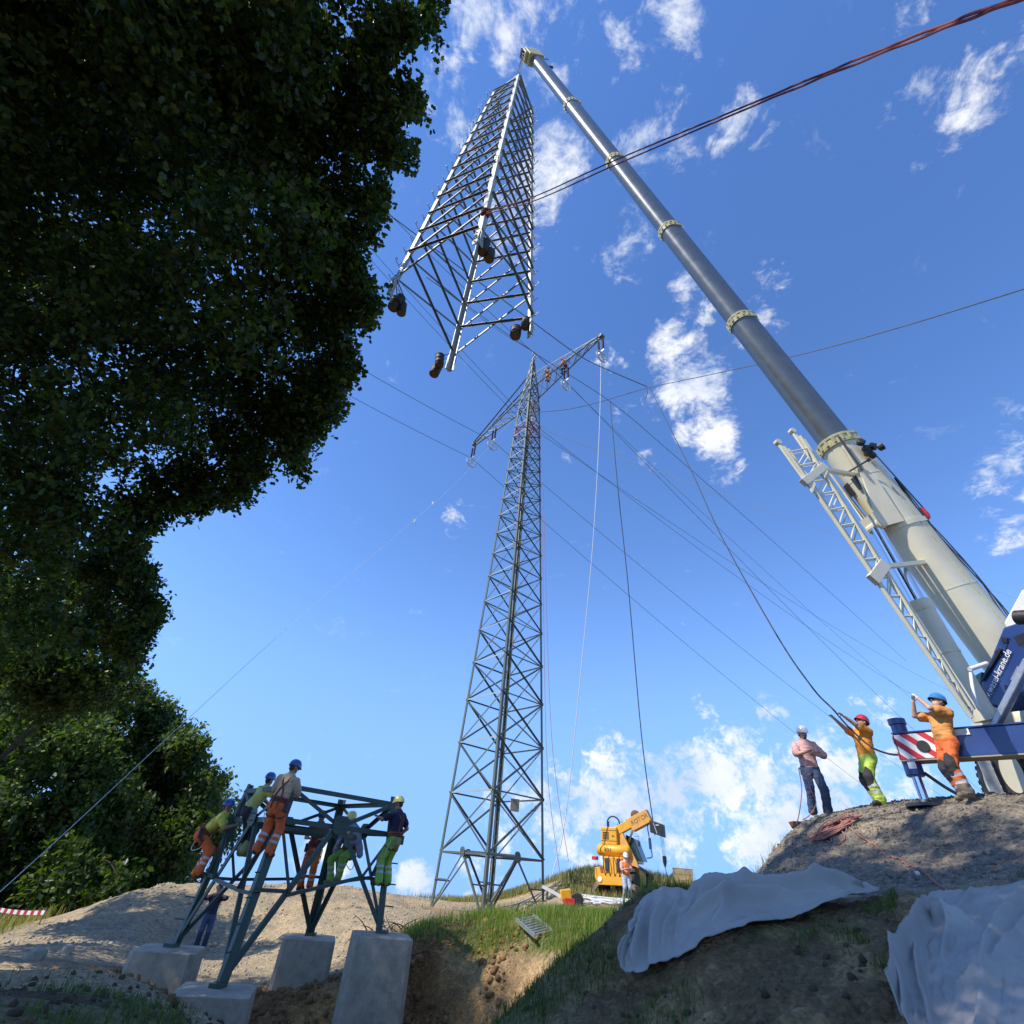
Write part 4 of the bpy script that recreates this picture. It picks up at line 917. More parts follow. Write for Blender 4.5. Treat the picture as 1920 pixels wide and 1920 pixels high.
    # fittings on the base boom
    for (tt, s0, s1, nn) in ((boom_t(912), -.02, .14, .585), (boom_t(912)-.02, -.32, -.14, .545)): pass
    for s in (.06, -.34):
        t0 = boom_t(918); P = [bp(t0, .50 if s < 0 else .60, s), bp(t0+.34, .50 if s < 0 else .60, s), bp(t0+.34, .60 if s > 0 else .56, s+.22), bp(t0, .60 if s > 0 else .56, s+.22)]
        MB().prism(P, bN*.02).build('black_panel', 'steel_dark', T)
    c = bp(boom_t(870), -.1, .62); lt = MB()
    for i in range(7): v = rng.normal(0, .10, 3); lt.lathe(c+v, bS+rng.normal(0, .3, 3), [(0, .05), (.02, .09), (.12, .10), (.14, .06)], 10)
    lt.build('work_lamp', 'black', T)
    c = bp(boom_t(992), -.62, .38); MB().lathe(c, bA, [(0, .05), (.03, .10), (.26, .115), (.32, .07)], 14).build('red_beacon', 'red', T, smooth=True)
    lg = MB(); lg.tube([bp(ts[0]-.1, .45, .50), bp(ts[0]-1.2, .62, .52)], .03, 6); lg.tube([bp(ts[0]-1.1, .95, .2), bp(ts[0]-1.0, .35, .64)], .022, 6); lg.lathe(bp(ts[0]-1.0, .32, .66), bS, [(0, .05), (.05, .05)], 10); lg.lathe(bp(ts[0]-1.1, .98, .18), bS, [(0, .05), (.05, .05)], 10); lg.build('stay_bar', 'steel_dark', T)
    ca = MB()
    for k in range(3): ca.tube(spline([bp(ts[0]-1.5-i*.9, -.45-.05*math.sin(i*2+k), .50+.04*math.cos(i*1.7+k)) for i in range(9)], 5), .014, 5)
    ca.tube([bp(ts[0]-.6, -.62, .42), bp(ts[0]-2.6, -.80, .42), bp(ts[0]-2.6, -.45, .45)], .016, 5); ca.build('cable_run', 'steel_dark', T)
    # superstructure: slanted blue housing with the web address
    X0 = 9.75
    A, B, C, D, E = [atX(px, py, X0) for px, py in ((1881, 1176), (1838, 1282), (1866, 1345), (1900, 1300), (1960, 1290))]
    G = atX(1960, 1150, X0)
    hs_ = MB().prism([A, B, C, D, E, G], np.array([1.5, .2, 0])).build('housing', 'crane_blue', T, bevel=.04)
    for p_, q_ in (((1893, 1196), (1858, 1300)), ((1905, 1260), (1868, 1338))): MB().bar(atX(*p_, X0-.004), atX(*q_, X0-.004), .012, .008, (1, 0, 0)).build('panel_seam', 'black', hs_)
    for px_, py_ in ((1884, 1200), (1872, 1225), (1862, 1325), (1890, 1290)): MB().box(atX(px_, py_, X0-.012), np.array([.012, 0, 0]), np.array([0, .05, .03]), np.array([0, -.02, .04])).build('latch', 'black', hs_)
    rb = MB().bar(atX(1877, 1216, X0-.03), atX(1841, 1276, X0-.03), .05, .03, (1, 0, 0)); rb.build('black_trim', 'black', hs_)
    t0, t1 = atX(1851, 1305, X0-.03), atX(1881, 1241, X0-.03); dx = t1-t0
    up = np.array([0, dx[2], -dx[1]]); up = up if up[1] > 0 else -up
    tw = lettering('www.wasel-krane.de', .16, (t0+t1)/2, dx, up, 'white', hs_, 1.25)
    u0, u1 = atX(1899, 1277, X0-.03), atX(1912, 1252, X0-.03); MB().bar(u0, u1, .10, .006, (1, 0, 0)).build('label_strip', 'galv', hs_)
    # cream superstructure parts above and below
    MB().prism([atX(1881, 1168, X0+.05), atX(1925, 1245, X0+.05), atX(1990, 1240, X0+.05), atX(1960, 1100, X0+.05), atX(1915, 1105, X0+.05)], np.array([1.3, .2, 0])).build('upper_cover', 'crane_white', T, bevel=.04)
    wd = atX(1906, 1158, X0-.25); MB().cyl(wd, wd+np.array([.1, -.35, -.12]), .13, .13, 18).build('winch_motor', 'black', T, smooth=True); MB().box(wd+np.array([.2, .1, -.3]), np.array([.12, 0, .05]), np.array([0, .2, 0]), np.array([0, 0, .1])).build('lamp', 'black', T)
    cr = MB().prism([atX(1828, 1320, 9.4), atX(1842, 1345, 9.4), atX(1866, 1352, 9.4), atX(1868, 1330, 9.4), atX(1850, 1322, 9.4)], np.array([.9, .3, 0])); cr.build('turntable_frame', 'boom_cream', T, bevel=.03)
    MB().lathe(np.array([10.3, 9.6, 2.75]), (0, 0, 1), [(0, .85), (.12, .9), (.42, .85)], 36).build('slewing_ring', 'boom_cream', T, smooth=True)
    MB().prism([atX(1826, 1268, 9.85), atX(1840, 1260, 9.85), atX(1838, 1285, 9.85), atX(1850, 1318, 9.85), atX(1838, 1326, 9.85)], np.array([.5, .1, 0])).build('cab_window', 'glass_green', T)
    hr = MB().tube(spline([onplane(1820, 1262, .6), onplane(1824, 1290, .6), onplane(1830, 1318, .6), onplane(1838, 1332, .6)], 6), .028, 8); hr.tube([onplane(1818, 1255, .55), onplane(1850, 1244, .55)], .04, 8); hr.build('hand_rail', 'crane_white', T)
    MB().bar(atX(1864, 1366, 9.2), atX(1930, 1238, 9.2), .12, .12, (1, 0, 0)).build('support_strut', 'galv', T, bevel=.02)
    # outrigger
    d = np.array([.683, -.730, 0.]); nf = np.array([-.730, -.683, 0.]); J = np.array([7.81, 10.0, 2.34])
    z0, z1 = 2.34, 2.80
    ob = MB().box(J+d*1.75+np.array([0, 0, .23])-nf*.16, d*1.75, nf*.16, np.array([0, 0, .23])).build('outrigger_beam', 'crane_blue', T, bevel=.015)
    MB().box(J+d*1.75+np.array([0, 0, .475])-nf*.16, d*1.76, nf*.18, np.array([0, 0, .012])).build('top_flange', 'crane_blue', ob); MB().box(J+d*1.75+np.array([0, 0, -.012])-nf*.16, d*1.76, nf*.18, np.array([0, 0, .012])).build('bottom_flange', 'stone_pale', ob)
    hp = MB().box(J+d*.35+np.array([0, 0, .225])+nf*.012, d*.33, nf*.010, np.array([0, 0, .215])); hp.box(J-d*.012+np.array([0, 0, .225])-nf*.16, d*.010, nf*.165, np.array([0, 0, .215]))
    hp.build('hazard_plate', MATS['hazard'], ob); MB().lathe(J+d*.42+np.array([0, 0, .21])+nf*.022, nf, [(0, .10), (.02, .10)], 24).build('rubber_buffer', 'black', ob)
    for s in (1.05, 2.9): MB().box(J+d*s+np.array([0, 0, .40])+nf*.01, d*.12, nf*.01, np.array([0, 0, .05])).build('reflector', 'white', ob)
    jk = MB(); c = J+d*.12-nf*.16; jk.lathe(np.array([c[0], c[1], 2.08]), (0, 0, 1), [(0, .13), (.02, .15), (.30, .15), (.32, .13), (.9, .13), (.92, .15), (1.02, .15)], 24); jko = jk.build('jack_tube', 'crane_blue', T, smooth=True)
    MB().cyl((c[0], c[1], 1.62), (c[0], c[1], 2.1), .075, .075, 24).build('jack_rod', 'chrome', jko, smooth=True)
    gz = hz(c[0], c[1]); MB().lathe((c[0], c[1], min(1.6, gz)-.02), (0, 0, 1), [(0, .32), (.05, .32), (.07, .12), (.12, .1)], 24).build('foot_plate', 'steel_dark', jko)
    hk = MB().tube(spline([c+np.array([.1, -.1, -.2-.0]), c+np.array([.3, -.2, -.42]), c+np.array([.42, -.3, -.55])]), .03, 6); hk.build('handle', 'black', jko)
    MB().box(c+np.array([-.1, -.12, -.05]), d*.06, nf*.01, np.array([0, 0, .1])).build('warning_label', 'white', jko)
    # chassis, wheels
    ch = MB().box(np.array([11.2, 8.9, 2.75])+0, np.array([.68, .73, 0])*3.2, np.array([.73, -.68, 0])*.95, np.array([0, 0, .42])); ch.build('chassis', 'crane_blue', T, bevel=.03)
    MB().box(atD(1855, 1452, 10.6), np.array([.04, .05, 0]), d*.10, np.array([0, 0, .42])).build('mud_flap', 'galv', T)
    for px, py, D_ in ((1866, 1466, 11.4), (1900, 1448, 10.2), (1962, 1440, 9.2)):
        c = atD(px, py, D_); r = .66; d = np.array([.955, -.296, 0.])
        ty = MB().lathe(c-d*.02, d, [(0, r*.55), (.0, r*.93), (.05, r), (.30, r), (.36, r*.93), (.36, r*.5)], 40); tr = ty.build('wheel', 'rubber', T, smooth=True)
        for i in range(26):
            a = i/26*2*math.pi; e1 = np.array([0, 0, 1.]); e2 = np.cross(d, e1); u = e1*math.cos(a)+e2*math.sin(a); t_ = np.cross(d, u); MB().box(c+u*r+d*.15, d*.17, u*.014, t_*.045).build('tread_block', 'rubber', tr)
        MB().lathe(c-d*.03, d, [(.0, r*.57), (.02, r*.57), (.06, r*.50), (.16, r*.44), (.18, r*.2), (.10, r*.18), (.10, .02)], 32).build('rim', 'boom_cream', tr, smooth=True)
        hb = MB()
        for i in range(8): a = i/8*2*math.pi; u = np.array([0, 0, 1.])*math.cos(a)+np.cross(d, (0, 0, 1.))*math.sin(a); hb.lathe(c+d*.12+u*r*.32, -d, [(0, .02), (.04, .02)], 6)
        hb.build('wheel_nut', 'steel_dark', tr)
    return T
def hazard_mat():
    m = bpy.data.materials.new('hazard'); m.use_nodes = True; N = m.node_tree.nodes; L = m.node_tree.links; b = N['Principled BSDF']; b.inputs['Roughness'].default_value = .4
    tc = N.new('ShaderNodeTexCoord'); dt = N.new('ShaderNodeVectorMath'); dt.operation = 'DOT_PRODUCT'; dt.inputs[1].default_value = (-.683*3.6, .73*3.6, -3.6)
    L.new(tc.outputs['Object'], dt.inputs[0]); fr = N.new('ShaderNodeMath'); fr.operation = 'FRACT'; L.new(dt.outputs['Value'], fr.inputs[0])
    gt = N.new('ShaderNodeMath'); gt.operation = 'GREATER_THAN'; gt.inputs[1].default_value = .5; L.new(fr.outputs[0], gt.inputs[0])
    mx = N.new('ShaderNodeMix'); mx.data_type = 'RGBA'; mx.inputs['A'].default_value = (.78, .77, .74, 1); mx.inputs['B'].default_value = (.55, .025, .03, 1); L.new(gt.outputs[0], mx.inputs['Factor']); L.new(mx.outputs['Result'], b.inputs['Base Color']); MATS['hazard'] = m
hazard_mat(); build_crane()
# hoist ropes and slings from the boom head to the hanging section
def build_hoist():
    T = thing('hook_block', (BT[0], BT[1], SZ1+3.2), 'hook block with slings between boom head and lifted section', 'hook')
    hk = np.array([SC[0], SC[1], SZ1+2.9])
    for s in (-.14, -.05, .05, .14): MB().tube([bp(BL+.5, .75, s), hk+np.array([s, 0, .45])], .014, 5).build('hoist_rope', 'rope_dark', T)
    MB().box(hk+np.array([0, 0, .25]), np.array([.22, 0, 0]), np.array([0, .09, 0]), np.array([0, 0, .26])).build('block', 'th_yellow', T, bevel=.03)
    MB().tube(spline([hk+np.array([0, 0, 0]), hk+np.array([.1, 0, -.12]), hk+np.array([0, 0, -.28]), hk+np.array([-.12, 0, -.2])]), .035, 8).build('hook', 'steel_dark', T)
    for k in range(4): MB().tube([hk+np.array([0, 0, -.25]), sec_c(k, SZ1)], .017, 6).build('sling', 'rope_dark', T)
build_hoist()

# ================================================================== TELEHANDLER
def build_telehandler():
    G = np.array([7.35, 30.3, 0.]); G[2] = hz(G[0], G[1]-1.5)-.02
    fv = np.array([.54, .842, 0.]); rv = np.array([.842, -.54, 0.]); uv = np.array([0, 0, 1.])
    T = thing('telehandler', G, 'yellow rotating telehandler with short raised boom and black winch on the grassy knoll', 'telehandler')
    def P(r, f, u): return G+rv*r+fv*f+uv*u
    def bx(name, r0, r1, f0, f1, u0, u1, m, par=T, bev=.03): return MB().box(P((r0+r1)/2, (f0+f1)/2, (u0+u1)/2), rv*(r1-r0)/2, fv*(f1-f0)/2, uv*(u1-u0)/2).build(name, m, par, bevel=bev)
    bx('chassis', -.75, .75, -2.2, 2.2, .62, 1.25, 'th_tan')
    rb = MB().prism([P(-1.2, -2.5, .95), P(-1.2, -2.5, 1.45), P(-.85, -2.5, 1.5), P(-.75, -2.5, 1.15), P(1.05, -2.5, 1.25), P(1.15, -2.5, .95), P(.9, -2.5, .62), P(-1.0, -2.5, .55)], fv*.55).build('rear_frame', 'th_yellow', T, bevel=.03)
    MB().lathe(P(-.85, -2.52, .85), -fv, [(0, .15), (.03, .15)], 18).build('badge', 'white', rb)
    bx('stabiliser_mount', -.62, .62, -2.45, -2.0, 1.2, 2.05, 'th_yellow')
    for r in (-.35, .42): bx('hose_cover', r-.12, r+.12, -2.52, -2.44, 1.3, 2.0, 'steel_dark', rb, .01)
    bx('tail_lamp', -1.45, -1.05, -2.35, -2.2, 1.85, 2.05, 'red', T, .01)
    # counterweight tank: rounded bar across the back
    tk = MB(); pr = [(0, .02), (.06, .22), (.2, .33), (2.15, .33), (2.3, .22), (2.36, .02)]
    tk.lathe(P(-1.25, -1.95, 2.45), rv, pr, 24); tko = tk.build('counterweight', 'th_yellow', T, smooth=True)
    lettering('KU', .34, P(-.35, -2.32, 2.47), rv, uv, 'black', tko, 1.1)
    bx('turret_base', -.8, .9, -2.1, 1.3, 1.9, 2.2, 'th_yellow')
    bx('engine_cover', -.85, .25, -2.15, -1.0, 2.72, 3.75, 'th_yellow', T, .06)
    MB().prism([P(.25, -1.9, 3.75), P(.55, -1.9, 3.5), P(1.45, -1.9, 1.9), P(1.55, -1.9, 1.6), P(.25, -1.9, 1.9)], fv*.25).build('turret_side', 'th_tan', T, bevel=.02)
    # cab glass beyond the side plate
    MB().prism([P(.65, -1.4, 3.35), P(1.15, -1.4, 3.2), P(1.65, -1.4, 2.0), P(.9, -1.4, 2.0)], fv*1.2).build('cab', 'glass_dark', T, bevel=.03)
    # boom swung to the side
    bd = rv*.93+fv*.15+uv*.47; bd /= np.linalg.norm(bd); q = P(.15, -1.75, 3.55); side = -fv
    upb = np.cross(bd, side); upb = upb if upb[2] > 0 else -upb
    def bb(name, t0, t1, w, h, m, du=0., bev=.02): return MB().box(q+bd*(t0+t1)/2+upb*du, bd*(t1-t0)/2, side*w/2, upb*h/2).build(name, m, T, bevel=bev)
    bb('boom', -.2, 1.5, .42, .50, 'th_yellow'); b2 = bb('boom_sleeve', 1.05, 2.45, .60, .78, 'th_tan', -.10)
    lettering('ROTOR', .36, q+bd*1.78+upb*-.08+side*.305, bd, upb, 'rust', b2, 1.1)
    MB().lathe(q+bd*1.6+upb*.30-side*.1, side, [(0, .2), (.05, .3), (.25, .3), (.3, .2)], 18).build('rope_drum', 'rust', T)
    for t in (.2, .55, .9): MB().box(q+bd*t+upb*.29, bd*.03, side*.03, upb*.05).build('bracket', 'steel_dark', T)
    MB().tube(spline([P(-.5, -1.8, 3.75), P(-.45, -1.8, 4.2), P(-.1, -1.8, 4.4), P(.3, -1.8, 4.2), P(.35, -1.75, 3.75)], 8), .045, 8).build('hydraulic_hose', 'black', T)
    tip = q+bd*2.55+upb*-.35
    w = MB().box(tip+uv*-.55+rv*.25, rv*.42+uv*-.12, fv*.35, uv*.36).build('winch', 'black', T, bevel=.05)
    MB().bar(tip+uv*-.25+rv*.1-fv*.36, tip+uv*-.85+rv*.3-fv*.36, .05, .02, fv).build('winch_plate', 'galv', w); MB().box(tip+uv*-.38+rv*.35-fv*.36, rv*.1, fv*.01, uv*.02).build('data_plate', 'white', w)
    MB().tube(spline([tip+rv*-.25, tip+rv*-.4+uv*-.5, tip+rv*-.35+uv*-1.0, tip+rv*-.3+uv*-1.6, tip+rv*-.25+uv*-2.1, tip+rv*-.6+uv*-2.2], 6), .035, 6).build('control_cable', 'crane_blue', T); MB().cyl(tip+rv*-.33+uv*-1.1, tip+rv*-.30+uv*-1.7, .09, .09, 10).build('cable_weight', 'crane_blue', T)
    hk = tip+uv*-2.0+rv*.55; 
    for s in (0, .08, .16): MB().tube([tip+uv*-.9+rv*(.4+s), hk+rv*(s-.08)], .012, 5).build('winch_rope', 'rope_dark', T)
    MB().lathe(hk, (0, 0, -1), [(0, .05), (.05, .13), (.35, .12), (.6, .04), (.62, .03)], 14).build('hook', 'drum', T, smooth=True); MB().tube([hk+uv*-.6, hk+uv*-1.3+rv*.12], .02, 5).build('hook_sling', 'rope_dark', T)
    # grilles, hoses, lift cylinder, steps, exhaust, mirror
    for i in range(5): bx('grille_slat', -.72, -.30, -2.175, -2.155, 3.05+i*.09, 3.09+i*.09, 'steel_dark', T, 0)
    for u_ in (2.95, 3.55): bx('panel_seam', -.84, .24, -2.165, -2.15, u_, u_+.018, 'steel_dark', T, 0)
    for r_ in (-.05, .05): bx('latch', r_-.02, r_+.02, -2.18, -2.15, 3.2, 3.28, 'black', T, 0)
    MB().cyl(P(.5, -1.2, 2.5), q+bd*1.1+upb*-.3, .07, .07, 12).build('lift_cylinder', 'chrome', T, smooth=True); MB().cyl(P(.5, -1.2, 2.5), P(.5, -1.2, 2.5)+(q+bd*1.1+upb*-.3-P(.5, -1.2, 2.5))*.55, .10, .10, 12).build('lift_cylinder', 'th_tan', T, smooth=True)
    for k in range(4): MB().tube(spline([P(-.6+k*.35, -2.3, 2.15), P(-.55+k*.35, -2.62, 1.8+.05*k), P(-.5+k*.33, -2.6, 1.3), P(-.45+k*.3, -2.45, 1.0)], 6), .025, 6).build('hose', 'black', T)
    MB().cyl(P(-.65, -1.2, 3.75), P(-.65, -1.2, 4.15), .06, .06, 12).build('exhaust', 'steel_dark', T)
    MB().tube([P(1.2, -1.4, 3.3), P(1.6, -1.7, 3.35), P(1.62, -1.72, 3.0)], .015, 5).build('mirror_arm', 'black', T); MB().box(P(1.63, -1.75, 2.9), rv*.08, fv*.02, uv*.14).build('mirror', 'black', T)
    for u_ in (.75, 1.1, 1.45): MB().tube([P(1.02, -1.95, u_), P(1.02, -1.6, u_)], .02, 6).build('step', 'steel_dark', T)
    for p0, p1 in (((.66, -1.42, 3.36), (.9, -1.42, 2.0)), ((1.15, -1.42, 3.2), (1.66, -1.42, 2.0)), ((.66, -1.42, 3.36), (1.16, -1.42, 3.2))): MB().bar(P(*p0), P(*p1), .06, .06, fv).build('cab_frame', 'black', T)
    # wheels and side cover
    for f in (-1.35, 1.35):
        for s in (-1, 1):
            c = P(s*.82, f, .70); ty = MB().lathe(c, rv*s, [(0, .3), (0, .64), (.06, .70), (.34, .70), (.40, .64), (.40, .3)], 28).build('wheel', 'rubber', T, smooth=True)
            MB().lathe(c+rv*s*.39, -rv*s, [(0, .33), (.06, .30), (.08, .12), (.0, .1), (.0, .01)], 20).build('rim', 'rust', ty, smooth=True)
    MB().prism([P(.85, -.75, 1.75), P(.85, .75, 1.5), P(.85, .75, .75), P(.85, -.35, .7)], rv*.32).build('side_cover', 'th_tan', T, bevel=.02)
    MB().prism([P(.75, -1.95, 1.55), P(.75, -.7, 1.75), P(.75, 2.1, 1.4), P(.75, 2.3, 1.15), P(.75, 2.2, 1.1), P(.75, .8, 1.42), P(.75, -.7, 1.6)], rv*.5).build('mudguard', 'steel_dark', T)
    # stabiliser legs resting on the ground
    for a, b in (((-.9, -2.2, .80), (-2.7, -2.35, .30)), ((.9, -2.2, .75), (2.5, -2.35, .35)), ((-.9, 2.2, .8), (-2.4, 2.3, .3)), ((.9, 2.2, .8), (2.5, 2.3, .3))):
        p, q_ = P(*a), P(*b); q_[2] = hz(q_[0], q_[1])+.16; l = MB().bar(p, q_, .24, .26).build('stabiliser', 'timber', T, bevel=.02); MB().box(q_+np.array([0, 0, -.08]), rv*.25, fv*.22, uv*.06).build('foot', 'steel_dark', l)
    T.scale = (.74, .74, .74)
build_telehandler()
# ================================================================== CABLES AND ROPES
def cable(name, P, r, m, label, cat, group=None, n=6): return one(name, MB().tube(P, r, n), m, label, cat, group, smooth=True, fix=False)
def online(px, py, w):
    """where a pixel's ray meets the vertical plane of the power line through a wheel"""
    d = ray(px, py); return d*((w@ARM)/(d@ARM))
def conductor(w, left, right, r, label, cat='wire', group='conductors of the power line'):
    a = online(*left, w); b = online(*right, w)
    A = w+(a-w)*2.2; B = w+(b-w)*(1+4.5*24/np.linalg.norm(b-w))
    P = np.vstack([sag(A, w, .5, 30)[:-1], sag(w, B, 2.5, 50)]); return cable('conductor', P, r, 'wire', label, cat, group)
conductor(WH['L1'], (650, 730), (1100, 1032), .022, 'thin dark conductor running over the wheel at the far arm tip')
conductor(WH['L2'], (690, 690), (1147, 1000), .022, 'thin dark conductor running over the wheel half way along the empty arm')
conductor(WH['R1'], (900, 560), (1240, 887), .020, 'thin dark conductor running over the wheel below the arm workers')
conductor(WH['T'], (925, 606), (1080, 730), .018, 'earth wire running over the pulley on the pylon peak')
for i, dx in enumerate((0, 12)):
    w = CEN+ARM*(-.9+i*.5)+np.array([0, 0, -2.2]); a = online(842+dx, 642-dx*.3, w); b = online(1242-dx, 955, w)
    A = w+(a-w)*2.5; B = w+(b-w)*6; cable('conductor', np.vstack([sag(A, w, .3, 24)[:-1], sag(w, B, 2.0, 40)]), .020, 'wire', ['upper' , 'lower'][i]+' of the twin wires crossing close behind the pylon head', 'wire', 'twin wires behind the pylon')
def pxrope(name, L, r, m, label, cat='rope', group=None, n=10, seg=6): return cable(name, spline([atY(*q) for q in L], n), r, m, label, cat, group, seg)
# heavy conductor end let down from the right arm and its tail
pxrope('slack_conductor', [(700,380,14),(860,500,17.5),(1002,606,20.5),(1088,668,22.5),(1150,698,23),(1213,725,23.2)], .035, 'wire', 'heavy dark conductor coming in from the left and ending in a clamp', 'wire')
mat('rope_grey', (.10,.10,.11), .7, 0, .45, 9)
pxrope('tether_rope', [(985,775,29.5),(1060,768,27.5),(1120,755,26),(1213,728,23.2),(1320,705,19),(1500,665,14.5),(1700,610,11),(1990,520,8)], .024, 'rope_grey', 'pale tether rope from the pylon waist out past the boom to the right')
pxrope('rope_tail', [(1212,724,23.2),(1214,735,23.1),(1210,748,23.1)], .03, 'rope_dark', 'short dark tail dangling from the conductor clamp')
q = WH['R2']; pr = proj(q[None])[0]
pxrope('hoisting_rope', [(pr[0],pr[1],q[1]),(1124,800,24),(1113,1000,25.5),(1095,1200,27),(1062,1520,28.6),(1036,1640,28.8)], .024, 'rope_white', 'white rope hanging from the arm tip wheel down to the ground')
pxrope('winch_rope', [(1144,753,24),(1152,844,24.6),(1160,930,25.2),(1178,1100,26.3),(1203,1380,27.8),(1228,1566,28.3)], .026, 'rope_dark', 'black rope rising from the telehandler winch to the power line', 'rope')
cable('stay_wire', spline([atY(800,520,17),atY(1000,660,20),atY(1144,753,24),atY(1260,850,29),atY(1500,1060,45),atY(1700,1240,75)],10), .022, 'wire', 'thin dark wire that the black winch rope is clipped to', 'wire')
pxrope('haul_rope', [(1218,727,23.2),(1290,870,19),(1350,1000,16.5),(1450,1180,13.6),(1520,1285,12.1),(1562,1330,11.5),(1590,1362,11.0),(1630,1398,10.6),(1665,1413,10.3),(1700,1416,10.0)], .020, 'rope_dark', 'black haul rope running down to the raised hands of the red-helmeted man')
pxrope('guy_rope', [(958,790,29.5),(870,890,25),(780,972,22),(570,1150,16.5),(350,1350,12.5),(140,1545,9.6),(0,1672,8.2),(-90,1755,7.4)], .0055, 'rope_white', 'thin pale guy rope slanting from the pylon down past the trees', 'rope')
for px, py, Y, lb in ((776,973,21.9,'lower small white marker flag tied to the guy rope'),(810,940,23.,'upper small white marker flag tied to the guy rope')):
    c = atY(px, py, Y); P = MB(); P.prism([c, c+np.array([.12, 0, -.05]), c+np.array([.16, .05, -.3]), c+np.array([.03, .02, -.26])], np.array([0, .006, 0])); one('marker_flag', P, 'white', lb, 'flag', 'flags on the guy rope')
pxrope('guy_line', [(1010,795,29.6),(1060,822,31),(1250,890,37),(1570,1003,52),(1905,1122,70)], .022, 'rope_white', 'thin pale guy line stretching from the pylon waist behind the boom', 'rope')
for k, L in enumerate([[(1014,800,29.4),(1020,1200,28.8),(1027,1450,28.5),(1050,1640,28.3)], [(1018,900,29.),(1030,1300,28.6),(1045,1480,28.4),(1066,1615,28.2)]]):
    pxrope('hand_line', L, .014, 'rope_rose', ['thin reddish hand line dropping straight beside the right pylon leg', 'thin reddish hand line ending in a loop beside the pylon'][k])
# twin red tag lines from the hanging section towards the viewer
zs = np.linspace(SZ0, SZ1, 400); nlz = float(zs[np.argmin([abs(proj(sec_c(3, z)[None])[0][1]-400) for z in zs])]); nl = sec_c(3, nlz)
for i in range(2):
    s0 = proj(nl[None])[0]; dp = float(nl@cF); pts = [atD(912, 398+i*3, dp-.1), atD(1003, 368+i*8, dp*.86), atD(1150, 302+i*9, dp*.70), atD(1400, 198+i*6, dp*.50), atD(1700, 78+i*3-(1-i)*4, dp*.33), atD(1990, -35+i*5, dp*.235)]
    P = spline(pts, 16); t = np.arange(len(P)); off = .014*np.stack([np.cos(t*1.1+i*3.14), 0*t, np.sin(t*1.1+i*3.14)], -1)*np.clip((t-45)/10, 0, 1)[:, None]
    cable('tag_line', P+off*.6, .012, 'rope_red', ['upper', 'lower'][i]+' of the two dark red tag lines tied to the lifted section', 'rope', 'red tag lines', 8)
for i, z in enumerate((nlz, nlz+.15)):
    c = sec_c(3, z); mb = MB(); mb.lathe(c+np.array([0, .03, 0]), (0, 0, 1), [(-.04, .10), (0, .12), (.04, .10)], 12); one('rope_knot', mb, 'rope_red', ['lower', 'upper'][i]+' red rope wrap round the near leg of the lifted section', 'rope')

# ================================================================== SMALL THINGS ON THE GROUND
def rope_heap():
    c = hit(1560, 1549); T = thing('rope_heap', c, 'tangled heap of faded red rope at the crest of the gravel bank', 'rope')
    for j in range(7):
        pts = []; a0 = rng.uniform(0, 6.28)
        for i in range(14):
            a = a0+i*.9+rng.uniform(-.3, .3); r = rng.uniform(.12, .5); x = c[0]+math.cos(a)*r*1.15-.1; y = c[1]+math.sin(a)*r*.6-.25; pts.append((x, y, hz(x, y)+.03+.03*rng.random()+.01*j))
        MB().tube(spline(pts, 6), .013, 6).build('rope_loop', 'rope_rose', T)
rope_heap()
def ground_rope(pxs, r, m, label, dz=.02):
    P = [hit(*q) for q in pxs]; P = [p for p in P if p is not None]; S = spline(P, 10); S[:, 2] = np.maximum(ground_h(S[:, 0], S[:, 1])+dz, S[:, 2]*0+ground_h(S[:, 0], S[:, 1])+dz); return cable('trailing_rope', S, r, m, label, 'rope')
ground_rope([(1580,1538),(1600,1560),(1625,1578),(1645,1590),(1660,1605),(1690,1615),(1700,1625),(1730,1635),(1750,1655),(1775,1672),(1800,1682)], .013, 'rope_rose', 'faded red rope trailing down the gravel slope towards the fabric')
ground_rope([(1540,1555),(1548,1575),(1560,1580),(1555,1562),(1575,1560),(1585,1575),(1565,1585)], .012, 'rope_rose', 'loop of red rope slipped below the heap on the slope')
def ladder():
    a, b = atY(998, 1757, 16.2), atY(1036, 1792, 15.2); a[2] = max(a[2], hz(a[0], a[1])+.1); b[2] = max(b[2], hz(b[0], b[1])+.05)
    T = thing('aluminium_ladder', (a+b)/2, 'aluminium ladder lying in the grass beside the pit', 'ladder'); w = np.array([-.45, -.28, -.10])
    for s in (0, 1): MB().bar(a+w*s, b+w*s, .03, .08).build('rail', 'alu', T)
    for i in range(8): p = a+(b-a)*(i+.5)/8; MB().tube([p, p+w], .018, 8).build('rung', 'alu', T)
ladder()
def crate(px, py, Y, sx, sy, sz, yaw, label):
    p = atY(px, py, Y); p[2] = hz(p[0], p[1])-.03; T = thing('wooden_crate', p, label, 'crate', 'wooden boxes on the knoll'); c, s = math.cos(yaw), math.sin(yaw); ax = np.array([c, s, 0]); ay = np.array([-s, c, 0])
    n = 3
    for i in range(n):
        z = (i+.5)/n*sz
        for sg in (-1, 1):
            MB().box(p+ay*sg*sy/2+np.array([0, 0, z]), ax*sx/2, ay*.012, np.array([0, 0, sz/n/2-.008])).build('plank', 'board', T); MB().box(p+ax*sg*(sx/2-.013)+np.array([0, 0, z]), ax*.012, ay*(sy/2-.014), np.array([0, 0, sz/n/2-.008])).build('plank', 'board', T)
    MB().box(p+np.array([0, 0, sz+.012]), ax*(sx/2+.02), ay*(sy/2+.02), np.array([0, 0, .012])).build('lid', 'board', T)
crate(1284, 1672, 32, 1.0, .8, .75, -.35, 'largest of the wooden boxes beside the telehandler')
crate(1322, 1678, 32.5, .6, .6, .42, .3, 'middle-sized wooden box beyond the large one')
